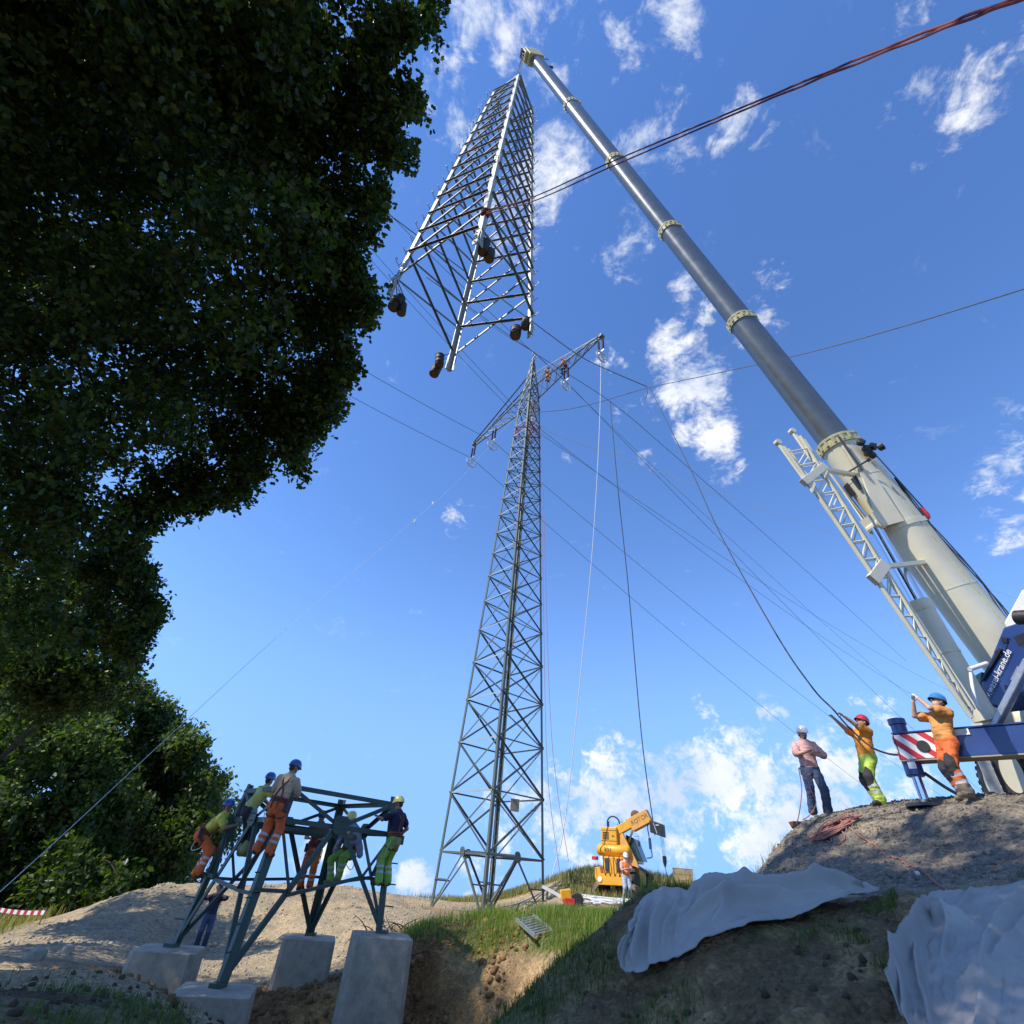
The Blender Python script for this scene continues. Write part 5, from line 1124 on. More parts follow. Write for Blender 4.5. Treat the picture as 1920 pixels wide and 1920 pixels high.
crate(1374, 1677, 33, .45, .4, .32, .1, 'smallest wooden box standing apart towards the gravel bank')
def engine_winch():
    p = hit(1066, 1702); T = thing('rope_winch', p, 'small orange and red motor winch on the dirt beside the pylon leg', 'winch')
    MB().box(p+np.array([-.12, 0, .42]), np.array([.22, 0, .04]), np.array([0, .16, 0]), np.array([-.03, 0, .18])).build('housing', 'th_yellow', T, bevel=.05)
    MB().box(p+np.array([.05, 0, .2]), np.array([.25, 0, 0]), np.array([0, .18, 0]), np.array([0, 0, .12])).build('motor', 'red', T, bevel=.03)
    MB().lathe(p+np.array([.3, -.2, .25]), (.25, 1, 0), [(0, .24), (.03, .27), (.07, .16), (.3, .16), (.34, .27), (.37, .24)], 20).build('drum', 'black', T)
    MB().bar(p+np.array([-.2, 0, .3]), p+np.array([-1.1, .1, .62]), .10, .12).build('arm', 'crane_white', T); MB().box(p+np.array([.05, 0, .05]), np.array([.35, 0, 0]), np.array([0, .2, 0]), np.array([0, 0, .03])).build('skid', 'steel_dark', T)
engine_winch()
def debris():
    c = hit(1128, 1690) 
    if c is None: c = atY(1128, 1690, 26)
    T = thing('white_rope_heap', c, 'loose white rope and plastic scraps lying at the feet of the orange-vested man', 'rope')
    for j in range(9):
        pts = []
        for i in range(7): x = c[0]+rng.uniform(-1.0, 1.9); y = c[1]+rng.uniform(-.8, .8); pts.append((x, y, hz(x, y)+.05+.08*rng.random()))
        MB().tube(spline(pts, 6), .024, 5).build('strand', 'rope_white', T)
debris()
def root_heap():
    c = hit(745, 1752); T = thing('root_heap', c, 'heap of torn roots and brushwood beside the tall footing', 'roots')
    for j in range(42):
        a = rng.uniform(0, 6.28); p = c+np.array([rng.normal(0, .45), rng.normal(0, .25), 0]); p[2] = hz(p[0], p[1])-.03; L = rng.uniform(.3, .9); d = np.array([math.cos(a), math.sin(a)*.6, rng.uniform(.1, .8)])
        MB().tube(spline([p, p+d*L*.4+rng.normal(0, .06, 3), p+d*L*.8+rng.normal(0, .08, 3)], 4), np.linspace(.025, .006, 9), 5).build('root', 'bark', T)
    V, F = ROCK[2]; MB().add(V*np.array([.6, .4, .16])+c+np.array([0, 0, .0]), [tuple(f) for f in F]).build('earth_ball', 'clod', T)
root_heap()
def tape():
    a = atY(-10, 1704, 26); b = atY(84, 1711, 25.5); T = thing('barrier_tape', (a+b)/2, 'red and white barrier tape strung before the dark wood', 'tape'); n = 15
    P = sag(a, b, .05, n+1)
    for i in range(n): MB().bar(P[i], P[i+1], .006, .13, (0, 0, 1)).build('band', 'red' if i % 2 else 'white', T)
    for e in (a, b): MB().tube([(e[0], e[1], hz(e[0], e[1])-.1), (e[0], e[1], e[2]+.12)], .02, 6).build('post', 'timber', T)
tape()
c = hit(1490, 1548); mb = MB(); V, F = ROCK[3]; mb.add(V*np.array([.16, .14, .1])+atY(1497, 1547, 12.1), [tuple(f) for f in F]); one('earth_clod', mb, 'clod', 'dark clod sitting on the crest beside the man in pink', 'soil')
# ================================================================== PEOPLE
def surface_nets(S, org, h):
    """smooth closed surface of a sampled distance field"""
    ins = S < 0; nx, ny, nz = S.shape
    c = [S[i:nx-1+i, j:ny-1+j, k:nz-1+k] for i in (0, 1) for j in (0, 1) for k in (0, 1)]
    ci = [q < 0 for q in c]; sm = sum(q.astype(np.int8) for q in ci); act = (sm > 0) & (sm < 8)
    idx = -np.ones(act.shape, int); A = np.argwhere(act); idx[act] = np.arange(len(A))
    acc = np.zeros((len(A), 3)); cnt = np.zeros(len(A)); off = [(i, j, k) for i in (0, 1) for j in (0, 1) for k in (0, 1)]
    vals = np.stack([q[act] for q in c], 1)
    for a in range(8):
        for b in range(a+1, 8):
            da = np.array(off[b])-np.array(off[a])
            if abs(da).sum() != 1: continue
            va, vb = vals[:, a], vals[:, b]; m = (va < 0) != (vb < 0); t = np.where(m, va/(va-vb+1e-12), 0)
            acc += np.where(m[:, None], np.array(off[a])+t[:, None]*da, 0); cnt += m
    V = org+h*(A+acc/cnt[:, None]); F = []
    for ax in range(3):
        sl0 = [slice(None)]*3; sl1 = [slice(None)]*3; sl0[ax] = slice(0, -1); sl1[ax] = slice(1, None)
        d = ins[tuple(sl0)] != ins[tuple(sl1)]; E = np.argwhere(d); o = [q for q in range(3) if q != ax]
        E = E[(E[:, o[0]] > 0) & (E[:, o[1]] > 0) & (E[:, o[0]] < S.shape[o[0]]-1) & (E[:, o[1]] < S.shape[o[1]]-1)]
        u = np.zeros(3, int); v = np.zeros(3, int); u[o[0]] = 1; v[o[1]] = 1
        q = [idx[tuple((E-k).T)] for k in (u*0, u, u+v, v)]; q = np.stack(q, 1); flip = ins[tuple(E.T)]
        if ax == 1: flip = ~flip
        q[flip] = q[flip][:, ::-1]; F.append(q)
    return V, np.vstack(F)
def seg_d(P, a, b, r0, r1, fl=None):
    ab = b-a; t = np.clip(((P-a)@ab)/(ab@ab+1e-9), 0, 1); D = P-(a+t[..., None]*ab)
    if fl is not None: n, k = fl; D = D+np.asarray(n)*((D@n)*(k-1))[..., None]
    return np.sqrt((D*D).sum(-1))-(r0+(r1-r0)*t)
def ik(a, c, l1, l2, pole):
    d = c-a; L = np.linalg.norm(d); L2 = min(L, (l1+l2)*.995); d = d/L; c = a+d*L2
    x = (l1*l1-l2*l2+L2*L2)/(2*L2); y = math.sqrt(max(0, l1*l1-x*x)); p = np.asarray(pole, float); p = p-d*(p@d); p /= np.linalg.norm(p)+1e-9
    return a+d*x+p*y, c
def rot(v, ax, a): return np.array(Matrix.Rotation(a, 3, Vector(ax)) @ Vector(v))
for nm, c, rg_ in [('skin', (.50,.29,.20), .55), ('skin_tan', (.40,.21,.13), .55), ('shirt_pink', (.62,.36,.32), .85), ('shirt_orange', (.85,.30,.035), .85), ('shirt_orange2', (.62,.27,.075), .85), ('shirt_yellow', (.60,.55,.09), .85), ('shirt_olive', (.50,.47,.13), .85), ('shirt_beige', (.50,.37,.24), .85), ('shirt_navy', (.016,.02,.05), .85), ('shirt_grey', (.30,.33,.42), .85), ('shirt_brown', (.17,.10,.07), .85), ('vest_orange', (.85,.20,.04), .8),
                     ('jeans', (.045,.07,.13), .85), ('jeans_pale', (.36,.42,.50), .85), ('hv_yellow', (.50,.66,.09), .8), ('hv_green', (.24,.44,.06), .8), ('hv_orange', (.70,.14,.03), .8), ('cloth_dark', (.03,.03,.032), .85), ('trouser_khaki', (.28,.30,.12), .85), ('boot', (.05,.04,.03), .7), ('boot_tan', (.22,.17,.12), .8), ('hair', (.05,.035,.025), .7), ('glove', (.55,.55,.52), .7), ('strap', (.16,.045,.03), .75), ('helmet_blue', (.03,.09,.30), .3), ('helmet_sky', (.04,.20,.48), .3), ('helmet_white', (.8,.8,.8), .3), ('helmet_red', (.60,.03,.04), .3), ('helmet_yellow', (.80,.66,.20), .35), ('cap_navy', (.02,.025,.06), .8), ('reflect', (.50,.50,.48), .5)]:
    mat(nm, c, rg_, 0, .13 if 'helmet' in nm or 'skin' in nm else .24, 7, dirt=0 if 'helmet' in nm or 'skin' in nm or 'hair' in nm else .35, dirtcol=tuple(q*.5+.02 for q in c), bump=.25 if 'helmet' not in nm else 0, bscale=22, coat=.4 if 'helmet' in nm else 0)  # on clothes the tone variation stands for dirt and for the shading of wrinkles
def person(name, label, at, face, pelvis=(0, 0, .94), lean=0., side=0., head=(0, 0), hl=(-.28, .1, .95), hr=(.28, .1, .95), fl=(-.12, 0, 0), fr=(.12, 0, 0), ep=None, kp=None,
           shirt='shirt_orange', sleeve=.55, trous='hv_yellow', boots='boot', skin='skin', helmet='helmet_blue', gloves=None, panels=None, cuffs=None, harness=False, beard=False, vest=None, vox=.014, scale=1., grip=.6, cap=False, belly=0., bulk=1.12, hips=None, chin=True):
    """at: world point of the local origin; face: heading in degrees (0 = away from the viewer, 180 = towards); local axes: x right, y ahead, z up"""
    X, Y, Z = np.eye(3); rad = R_
    def tl(v): v = rot(v, X, -rad(lean)); return rot(v, Y, rad(side))
    pv = np.array(pelvis, float); up, fw, rt = tl(Z), tl(Y), tl(X)
    waist = pv+up*.14; chest = pv+up*.36+fw*.01; nb = pv+up*.53; sh = {-1: nb-up*.055-rt*.185, 1: nb-up*.055+rt*.185}
    hp, hy = head; hu = rot(rot(up*.6+Z*.4, rt, rad(hp)), Z, 0); hu /= np.linalg.norm(hu); hf = rot(rot(fw-hu*(fw@hu), rt, rad(hp)*0), hu, rad(hy)); hf = hf-hu*(hf@hu); hf /= np.linalg.norm(hf); hr_ = np.cross(hf, hu)
    hc = nb+hu*.205+hf*.02; PR = []
    def add(a, b, r0, r1, tg, k=.02, f=None):
        q = bulk if tg in 'STC' else 1.; PR.append((np.asarray(a, float), np.asarray(b, float), r0*q, r1*q, tg, k, f))
    F = lambda k: (fw, k)
    add(pv-up*.02, waist, .155, .140, 'T', .03, F(1.30)); add(pv+up*.06, waist+up*.02, .150, .143, 'S', .02, F(1.28)); add(waist, chest, .142, .165, 'S', .03, F(1.38)); add(chest, chest+up*.10, .165, .150, 'S', .03, F(1.42))
    if belly: add(waist+fw*belly, waist+fw*belly+up*.08, .10, .10, 'S', .06)
    add(sh[-1]-up*.01, sh[1]-up*.01, .075, .075, 'S', .05); add(nb-up*.03, nb+hu*.10, .062, .056, 'K', .02)
    # head
    add(hc-hu*.055+hf*.012, hc+hu*.045, .075, .094, 'K', .02); add(hc-hu*.085+hf*.045, hc-hu*.06+hf*.03, .040, .055, 'B' if beard else 'K', .02); add(hc+hf*.092+hu*.005, hc+hf*.112-hu*.022, .010, .017, 'K', .01)
    add(hc-hu*.055+hf*.088, hc-hu*.055+hf*.086+hr_*.001, .016, .016, 'B' if beard else 'K', .012)
    for s in (-1, 1): add(hc+hr_*s*.092-hu*.01, hc+hr_*s*.094-hu*.035, .016, .012, 'K', .006)
    add(hc+hu*.03-hf*.035, hc-hu*.03-hf*.05, .088, .066, 'H', .01)
    J = {}
    for s, tgt in ((-1, hl), (1, hr)):
        pole = (ep[0 if s < 0 else 1] if ep else (s*.6, -.6, -.6)); e, w = ik(sh[s], np.array(tgt, float), .29, .255, pole); J['w%d' % s] = w; J['e%d' % s] = e
        add(sh[s], sh[s]+(e-sh[s])*sleeve, .072, .070, 'S', .02); add(sh[s], e, .056, .046, 'K' if sleeve < .95 else 'S', .015); add(e, w, .046, .031, 'K' if sleeve < 1.5 else 'S', .012)
        if sleeve > 1.0: add(e, e+(w-e)*min(1, sleeve-1), .055, .045, 'S', .015)
        d = (w-e)/np.linalg.norm(w-e); pn = np.cross(d, (0, 0, 1.)); pn = pn/np.linalg.norm(pn) if np.linalg.norm(pn) > .1 else X; cu = np.cross(pn, d); cu = -cu if cu[2] > 0 else cu
        hg = 'G' if gloves else 'K'; pe = w+d*.085; add(w, pe, .030, .036, hg, .01, (cu, 1.7))
        for q in range(4):
            b0 = pe+pn*(q-1.5)*.021; L = (.066, .078, .074, .058)[q]; m = b0+(d*(1-grip*.5)+cu*grip*.6)*L*.55; t = m+(d*(1-grip)+cu*grip)*L*.5; add(b0-d*.015, m, .0098, .0092, hg, 0.); add(m, t, .0092, .008, hg, 0.)
        tb = w+d*.03-pn*.03*s; add(tb, tb+(d*.5-pn*s*.6+cu*.4)*.06, .0125, .010, hg, .004)
    for s, tgt in ((-1, fl), (1, fr)):
        hip = pv+rt*s*.088-up*.02; ank = np.array(tgt, float)+np.array([0, -.03, .09]); pole = (kp[0 if s < 0 else 1] if kp else (s*.12, 1, 0)); k, an = ik(hip, ank, .44, .43, pole); J['k%d' % s] = k; J['a%d' % s] = an
        add(hip, k, .098, .076, 'T', .025); add(k, k+(an-k)*.9, .076, .070, 'T', .02); add(k+(an-k)*.68, an, .070, .076, 'C' if cuffs else 'T', .01)
        sd = np.array(tgt, float)+np.array([s*.02, .14, .045]) if not isinstance(kp, str) else an
        add(an, an-np.array([0, .035, .035]), .052, .05, 'F', .015); add(an+np.array([0, .03, -.035]), an+np.array([s*.02, .17, -.05]), .052, .042, 'F', .02)
    allp = np.array([q[i] for q in PR for i in (0, 1)]); lo = allp.min(0)-.2; hi = allp.max(0)+.2; h = vox
    n = np.ceil((hi-lo)/h).astype(int)+1; G = [lo[i]+h*np.arange(n[i]) for i in range(3)]; S = np.full(n, 9., np.float32)
    for a, b, r0, r1, tg, k, f in PR:
        m = max(r0, r1)*1.05+k+.05; l0 = np.clip(((np.minimum(a, b)-m-lo)/h).astype(int), 0, n-1); h0 = np.clip(((np.maximum(a, b)+m-lo)/h).astype(int)+2, 1, n)
        sl = tuple(slice(l0[i], h0[i]) for i in range(3)); g = np.stack(np.meshgrid(*[G[i][sl[i]] for i in range(3)], indexing='ij'), -1); d = seg_d(g, a, b, r0, r1, f).astype(np.float32); o = S[sl]
        if k > 0: q = np.clip(.5+.5*(o-d)/k, 0, 1); S[sl] = o*(1-q)+d*q-k*q*(1-q)
        else: S[sl] = np.minimum(o, d)
    V, Fc = surface_nets(S, lo, h)
    Dm = np.stack([seg_d(V, a, b, r0, r1, f)-(.004 if tg in 'SC' else 0) for a, b, r0, r1, tg, k, f in PR], 1); tgs = np.array([q[4] for q in PR])[Dm.argmin(1)]
    # keep the trouser colour below the shirt hem
    cloth = np.isin(tgs, ['S', 'T', 'C', 'V'])
    nr = np.zeros_like(V); fn = np.cross(V[Fc[:, 1]]-V[Fc[:, 0]], V[Fc[:, 2]]-V[Fc[:, 0]]); 
    for i in range(4): np.add.at(nr, Fc[:, i], fn)
    nr /= np.linalg.norm(nr, axis=1, keepdims=True)+1e-9
    wr = fbm(V[:, 0]*11+at[0], V[:, 1]*11, V[:, 2]*7, 3)*.016+np.abs(fbm(V[:, 0]*5+3, V[:, 1]*5+at[1], V[:, 2]*15, 2))*-.020; V = V+nr*(wr*cloth)[:, None]
    order = ['S', 'T', 'K', 'F', 'H', 'G', 'B', 'C', 'P', 'V', 'R']; names = dict(R='reflect', S=shirt, T=trous, K=skin, F=boots, H='hair', G=gloves or skin, B='hair', C=cuffs or trous, P=panels or trous, V=vest or shirt)
    tf = tgs[Fc[:, 0]].copy(); ctr = V[Fc].mean(1)
    if panels:                                           # dark knee and seat patches on the trousers
        for s in (-1, 1):
            kk = J['k%d' % s]; rel = ctr-kk; tf[(tf == 'T') & (np.linalg.norm(rel*np.array([1, 1, .55]), axis=1) < .11) & (rel[:, 1] > -.03)] = 'P'
        hp_ = pv-fw*.12-up*.06; tf[(tf == 'T') & (np.linalg.norm((ctr-hp_)*np.array([1, 1, .8]), axis=1) < .17) & (abs(ctr[:, 0]-pv[0]) > .02)] = 'P'
    if trous.startswith('hv_'):                          # reflective bands round the shins
        for s in (-1, 1):
            kk, aa = J['k%d' % s], J['a%d' % s]; ax_ = aa-kk; t_ = ((ctr-kk)@ax_)/(ax_@ax_); dd = np.linalg.norm(ctr-kk-t_[:, None]*ax_, axis=1)
            tf[((tf == 'T') | (tf == 'C')) & (dd < .14) & ((abs(t_-.36) < .055) | (abs(t_-.62) < .055))] = 'R'
    if vest: tf[(tf == 'S') & (abs((ctr-chest)@rt) < .17) & ((ctr-pv)@up < .52) & (abs(((ctr-pv)@up)-.18) > .022)] = 'V'
    mi = np.array([order.index(q) for q in tf]); ch, sh_ = math.cos(rad(-face)), math.sin(rad(-face)); M = np.array([[ch, -sh_, 0], [sh_, ch, 0], [0, 0, 1]]); at = np.asarray(at, float)
    T = thing('person', at, label, 'person'); B = lambda v: at+(M@np.asarray(v, float))*scale; W = lambda v: (M@np.asarray(v, float))
    body = mesh_np('body', (V@M.T)*scale, Fc, [MATS[names[q]] for q in order], True, mi); body.parent = T
    bm = bmesh.new(); bm.from_mesh(body.data); bmesh.ops.recalc_face_normals(bm, faces=bm.faces); bmesh.ops.smooth_vert(bm, verts=bm.verts, factor=.3, use_axis_x=True, use_axis_y=True, use_axis_z=True); bm.to_mesh(body.data); bm.free()
    # helmet or cap
    hm = MB(); nu, nv = 20, 7; c0 = hc+hu*.035; Vh = []
    for j in range(nv+1):
        t = j/nv*math.pi/2*.98
        for i in range(nu):
            a = 2*math.pi*i/nu; r = math.cos(t); ex = .122*r**.8*math.cos(a); ey = .142*r**.8*math.sin(a); ez = .135*math.sin(t)*(.8 if cap else 1.)
            pk = 0
            if j == 0: k_ = max(0, math.sin(a)); ex *= 1.03; ey = ey*1.02+(.055 if cap else .028)*k_**3; ez = -.018-.015*k_
            Vh.append(c0+hr_*ex+hf*ey+hu*ez)
    Fh = [(j*nu+i, j*nu+(i+1) % nu, (j+1)*nu+(i+1) % nu, (j+1)*nu+i) for j in range(nv) for i in range(nu)]+[tuple(nv*nu+i for i in range(nu))]
    inner = [hc+hu*.02+(np.asarray(v)-(hc+hu*.02))*.94 for v in Vh[:nu]]; o_ = len(Vh); Vh += inner; Fh += [(i, (i+1) % nu, o_+(i+1) % nu, o_+i) for i in range(nu)]
    hm.add([B(v) for v in Vh], Fh); ho = hm.build('cap' if cap else 'helmet', helmet, T, smooth=True)
    if not cap:
        rb = MB(); rb.tube([B(c0+hf*.137*math.cos(t)+hu*.122*math.sin(t)) for t in np.linspace(.25, math.pi-.25, 9)], .010*scale, 5); rb.build('ridge', helmet, ho)
        if chin:
            st = MB()
            for s in (-1, 1): st.tube([B(c0+hr_*s*.108-hu*.01), B(hc+hr_*s*.088-hu*.06+hf*.01), B(hc-hu*.125+hf*.045)], .006*scale, 5)
            st.build('chin_strap', 'black', ho)
    ey = MB()
    for s in (-1, 1): ey.lathe(B(hc+hf*.089+hr_*s*.034+hu*.012), W(hf), [(-.008, .004), (-.004, .012*scale), (.002, .012*scale), (.006, .004)], 8)
    ey.build('eye', 'hair', T)
    if harness:
        def ring(c, ax_u, rw, rd, r, k=18, tilt=0.): return [B(c+rt*rw*math.cos(t)+fw*rd*math.sin(t)+up*tilt*math.cos(t)) for t in np.linspace(0, 2*math.pi, k+1)]
        hb = MB(); hb.tube(ring(pv+up*.10, up, .178, .150, 0), .028*scale, 6, False); hb.tube(ring(pv+up*.05, up, .182, .152, 0), .022*scale, 6, False)
        for s in (-1, 1):
            hb.tube(spline([B(pv+up*.12+fw*.13+rt*s*.08), B(chest+fw*.145+rt*s*.09), B(nb+rt*s*.10+up*.045), B(chest-fw*.135+rt*s*.05+up*.05), B(chest-fw*.135-rt*s*.03-up*.08), B(pv+up*.12-fw*.14-rt*s*.08)], 5), .019*scale, 5)
            hip = pv+rt*s*.09-up*.05; kd = J['k%d' % s]-hip; kd /= np.linalg.norm(kd); c = hip+kd*.16; x1 = np.cross(kd, (0, 1, 0)); x1 /= np.linalg.norm(x1); x2 = np.cross(kd, x1)
            hb.tube([B(c+x1*.102*math.cos(t)+x2*.102*math.sin(t)) for t in np.linspace(0, 2*math.pi, 15)], .016*scale, 5, False)
        hb.build('harness', 'strap', T, smooth=True)
        gr = MB()
        for i in range(6):
            a = rng.uniform(0, 6.28); c = pv+up*.04+rt*.20*math.cos(a)+fw*.17*math.sin(a); gr.tube([B(c), B(c-Z*.08+rng.normal(0, .02, 3)), B(c-Z*.16+rng.normal(0, .03, 3))], .010, 5)
        gr.box(B(pv+rt*.2-up*.02), W(rt)*.05, W(fw)*.07, np.array([0, 0, .09])); gr.build('tool_belt', 'black', T)
        gl = MB(); gl.tube(spline([B(pv+fw*.17-up*.0), B(pv+fw*.22-rt*.1-up*.2), B(pv+fw*.1-rt*.2-up*.35), B(pv-fw*.05-rt*.22-up*.05)], 6), .010, 5); gl.build('lanyard', 'rope_white', T)
    return T
def gz_at(px, py, Y):
    p = atY(px, py, Y); p[2] = hz(p[0], p[1]); return p
def on_ground(px, py, Y): p = atY(px, py, Y); p[2] = hz(p[0], p[1])-.01; return p
# --- the three on the gravel bank
person('person', 'man in pink shirt, jeans and white helmet holding a rope on the bank', on_ground(1541, 1532, 12.1), 196, pelvis=(.0, 0, .92), lean=2, head=(-6, 18), hl=(-.12, .22, 1.17), hr=(.04, .30, 1.22), fl=(-.15, .03, 0), fr=(.14, 0, 0), shirt='shirt_pink', trous='jeans', helmet='helmet_white', beard=True, sleeve=.85, boots='boot', vox=.012, ep=((-1, -.3, -.5), (1, -.2, -.6)), grip=.8)
person('person', 'man in orange shirt, yellow-green trousers and red helmet reaching up to the black rope', on_ground(1652, 1508, 11.25), 268, pelvis=(0, -.02, .92), lean=-6, head=(24, 0), hl=(-.22, .42, 1.68), hr=(.10, .62, 1.86), fl=(-.12, .10, 0), fr=(.12, -.05, 0), shirt='shirt_orange', trous='hv_yellow', panels='cloth_dark', helmet='helmet_red', gloves='glove', sleeve=.6, vox=.012, belly=.05, bulk=1.2, ep=((-.5, .3, -1), (.6, .2, -1)), grip=.5)
person('person', 'man in orange shirt, torn orange trousers and blue helmet shading his eyes beside the outrigger', on_ground(1815, 1490, 9.35), 272, pelvis=(0, .0, .92), lean=-8, head=(20, 0), hl=(-.06, .26, 1.66), hr=(.12, .24, 1.64), fl=(-.13, .12, 0), fr=(.12, -.04, 0), shirt='shirt_orange2', trous='hv_orange', panels='cloth_dark', cuffs='boot_tan', boots='boot_tan', helmet='helmet_sky', gloves='glove', sleeve=.6, vox=.012, belly=.06, ep=((-.5, 1., -.5), (.5, 1., -.4)), grip=.9, bulk=1.2)
person('person', 'man in orange safety vest, pale jeans and white helmet standing before the telehandler', on_ground(1176, 1690, 27.9), 176, pelvis=(0, 0, .92), head=(-12, 0), hl=(-.10, .30, 1.20), hr=(.08, .30, 1.18), shirt='shirt_pink', vest='vest_orange', trous='jeans_pale', helmet='helmet_white', sleeve=.6, vox=.02, grip=.7, harness=False)
def inward(k): return math.degrees(math.atan2(STC[0]-ST_B[k][0], STC[1]-ST_B[k][1]))
# --- the crew on the stub: each stands on the step bolts of a leg
def leg_stand(k, z, dx=0., dy=0.):
    p = st_leg(k, z).copy(); o = p[:2]-STC; o /= np.linalg.norm(o); p[:2] += o*.16; p[0] += dx; p[1] += dy; return p
p = leg_stand(3, -.06); person('person', 'worker in beige T-shirt, orange trousers and blue helmet, back turned, on the front stub leg', p, 8, pelvis=(.05, -.10, .90), lean=6, side=5, head=(-4, -35), hl=(-.16, .30, 1.12), hr=(.24, .28, 1.10), fl=(-.15, -.02, 0), fr=(.13, .0, -.02), shirt='shirt_beige', trous='hv_orange', helmet='helmet_blue', harness=True, sleeve=.7, vox=.014, skin='skin_tan')
p = atY(446, 1606, 14.3); person('person', 'worker in olive-yellow T-shirt, dark shorts and blue helmet reaching an arm across to his neighbour', p, 40, pelvis=(-.02, -.10, .92), lean=24, side=8, head=(14, 20), hl=(-.12, .52, 1.05), hr=(.52, .40, 1.34), fl=(-.10, .12, 0), fr=(.16, .02, .05), shirt='shirt_olive', trous='cloth_dark', cuffs='trouser_khaki', helmet='helmet_blue', harness=False, sleeve=.6, vox=.014, skin='skin_tan', boots='boot_tan')
p = leg_stand(2, -.62); person('person', 'worker in yellow T-shirt and orange trousers bent forward on the left stub leg', p, inward(2)-20, pelvis=(0, -.22, .86), lean=38, side=4, head=(22, -5), hl=(-.12, .45, 1.12), hr=(.22, .42, 1.10), fl=(-.15, -.04, 0), fr=(.15, .05, .04), shirt='shirt_yellow', trous='hv_orange', helmet='helmet_blue', harness=True, sleeve=.6, vox=.014, skin='skin_tan')
p = leg_stand(0, -.42, -.24, -.25); person('person', 'worker in navy top, green trousers and yellow helmet on the right stub leg', p, inward(0)+22, pelvis=(.02, -.12, .92), lean=4, head=(-6, 18), hl=(-.16, .40, 1.34), hr=(.30, .02, .98), fl=(-.20, -.02, 0), fr=(.14, .0, .0), shirt='shirt_navy', trous='hv_green', helmet='helmet_yellow', harness=True, sleeve=.6, vox=.014, skin='skin_tan', panels='trouser_khaki')
p = atY(570, 1668, 16.6); person('person', 'worker in dark cap and brown shirt behind the stub, facing the viewer', p, 172, pelvis=(0, 0, .92), lean=10, head=(-10, 0), hl=(-.14, .34, 1.10), hr=(.16, .34, 1.10), fl=(-.12, .05, 0), fr=(.13, -.02, -.03), shirt='shirt_brown', trous='hv_orange', helmet='cap_navy', cap=True, harness=True, sleeve=.6, vox=.016, skin='skin_tan')
m01 = (st_leg(0, .64)+st_leg(1, .64))/2; person('person', 'worker in grey sweater and green trousers with yellow helmet sitting on the stub frame', m01+np.array([-.18, -.25, -1.18]), 205, pelvis=(0, .0, .72), lean=14, head=(-8, 0), hl=(-.16, .30, .90), hr=(.20, .26, .86), fl=(-.10, .36, .10), fr=(.16, .30, .02), shirt='shirt_grey', trous='hv_green', helmet='helmet_yellow', harness=True, sleeve=1.9, vox=.016, skin='skin_tan', boots='boot_tan', kp=((-.3, 1, .4), (.3, 1, .4)))
p = on_ground(374, 1777, 23.3); person('person', 'man in dark clothes on the ground behind the left stub leg, hands raised', p, 160, pelvis=(0, 0, .92), head=(0, 0), hl=(-.12, .26, 1.52), hr=(.14, .24, 1.50), shirt='shirt_navy', trous='jeans', helmet='cap_navy', cap=True, sleeve=.9, vox=.02, skin='skin_tan', ep=((-1, 0, -.4), (1, 0, -.4)))
# --- two on the cross-arm
c = CEN+ARM*2.35+np.array([0, 0, .15]); person('person', 'lineman in pale top and orange trousers standing on the cross-arm by the pylon', c+LINE*-.1, 150, pelvis=(0, 0, .90), head=(0, 0), hl=(-.3, .25, 1.15), hr=(.3, .25, 1.15), shirt='shirt_beige', trous='hv_orange', helmet='cap_navy', cap=True, harness=True, sleeve=.6, vox=.025)
c = CEN+ARM*4.5+np.array([0, 0, -.1]); person('person', 'lineman in rust-coloured top sitting astride the cross-arm above a stringing wheel', c, 250, pelvis=(0, 0, .35), lean=30, head=(20, 0), hl=(-.3, .5, .55), hr=(.3, .5, .55), fl=(-.25, .25, -.45), fr=(.25, .2, -.5), shirt='vest_orange', trous='cloth_dark', helmet='helmet_red', harness=True, sleeve=.6, vox=.025)
# rope in the hands of the man in pink
q = on_ground(1541, 1532, 12.1); pxrope('held_rope', [(1521,1450,11.85),(1508,1455,11.8),(1498,1440,11.8),(1503,1478,11.85),(1500,1515,11.9),(1494,1546,12.0)], .011, 'rope_rose', 'thin faded red rope held up by the man in pink')
pxrope('held_rope', [(1512,1425,11.8),(1511,1445,11.75),(1520,1480,11.75),(1530,1505,11.8),(1520,1526,11.85),(1505,1538,11.9)], .010, 'rope_rose', 'second strand of rope looping past the jeans of the man in pink', 'rope')
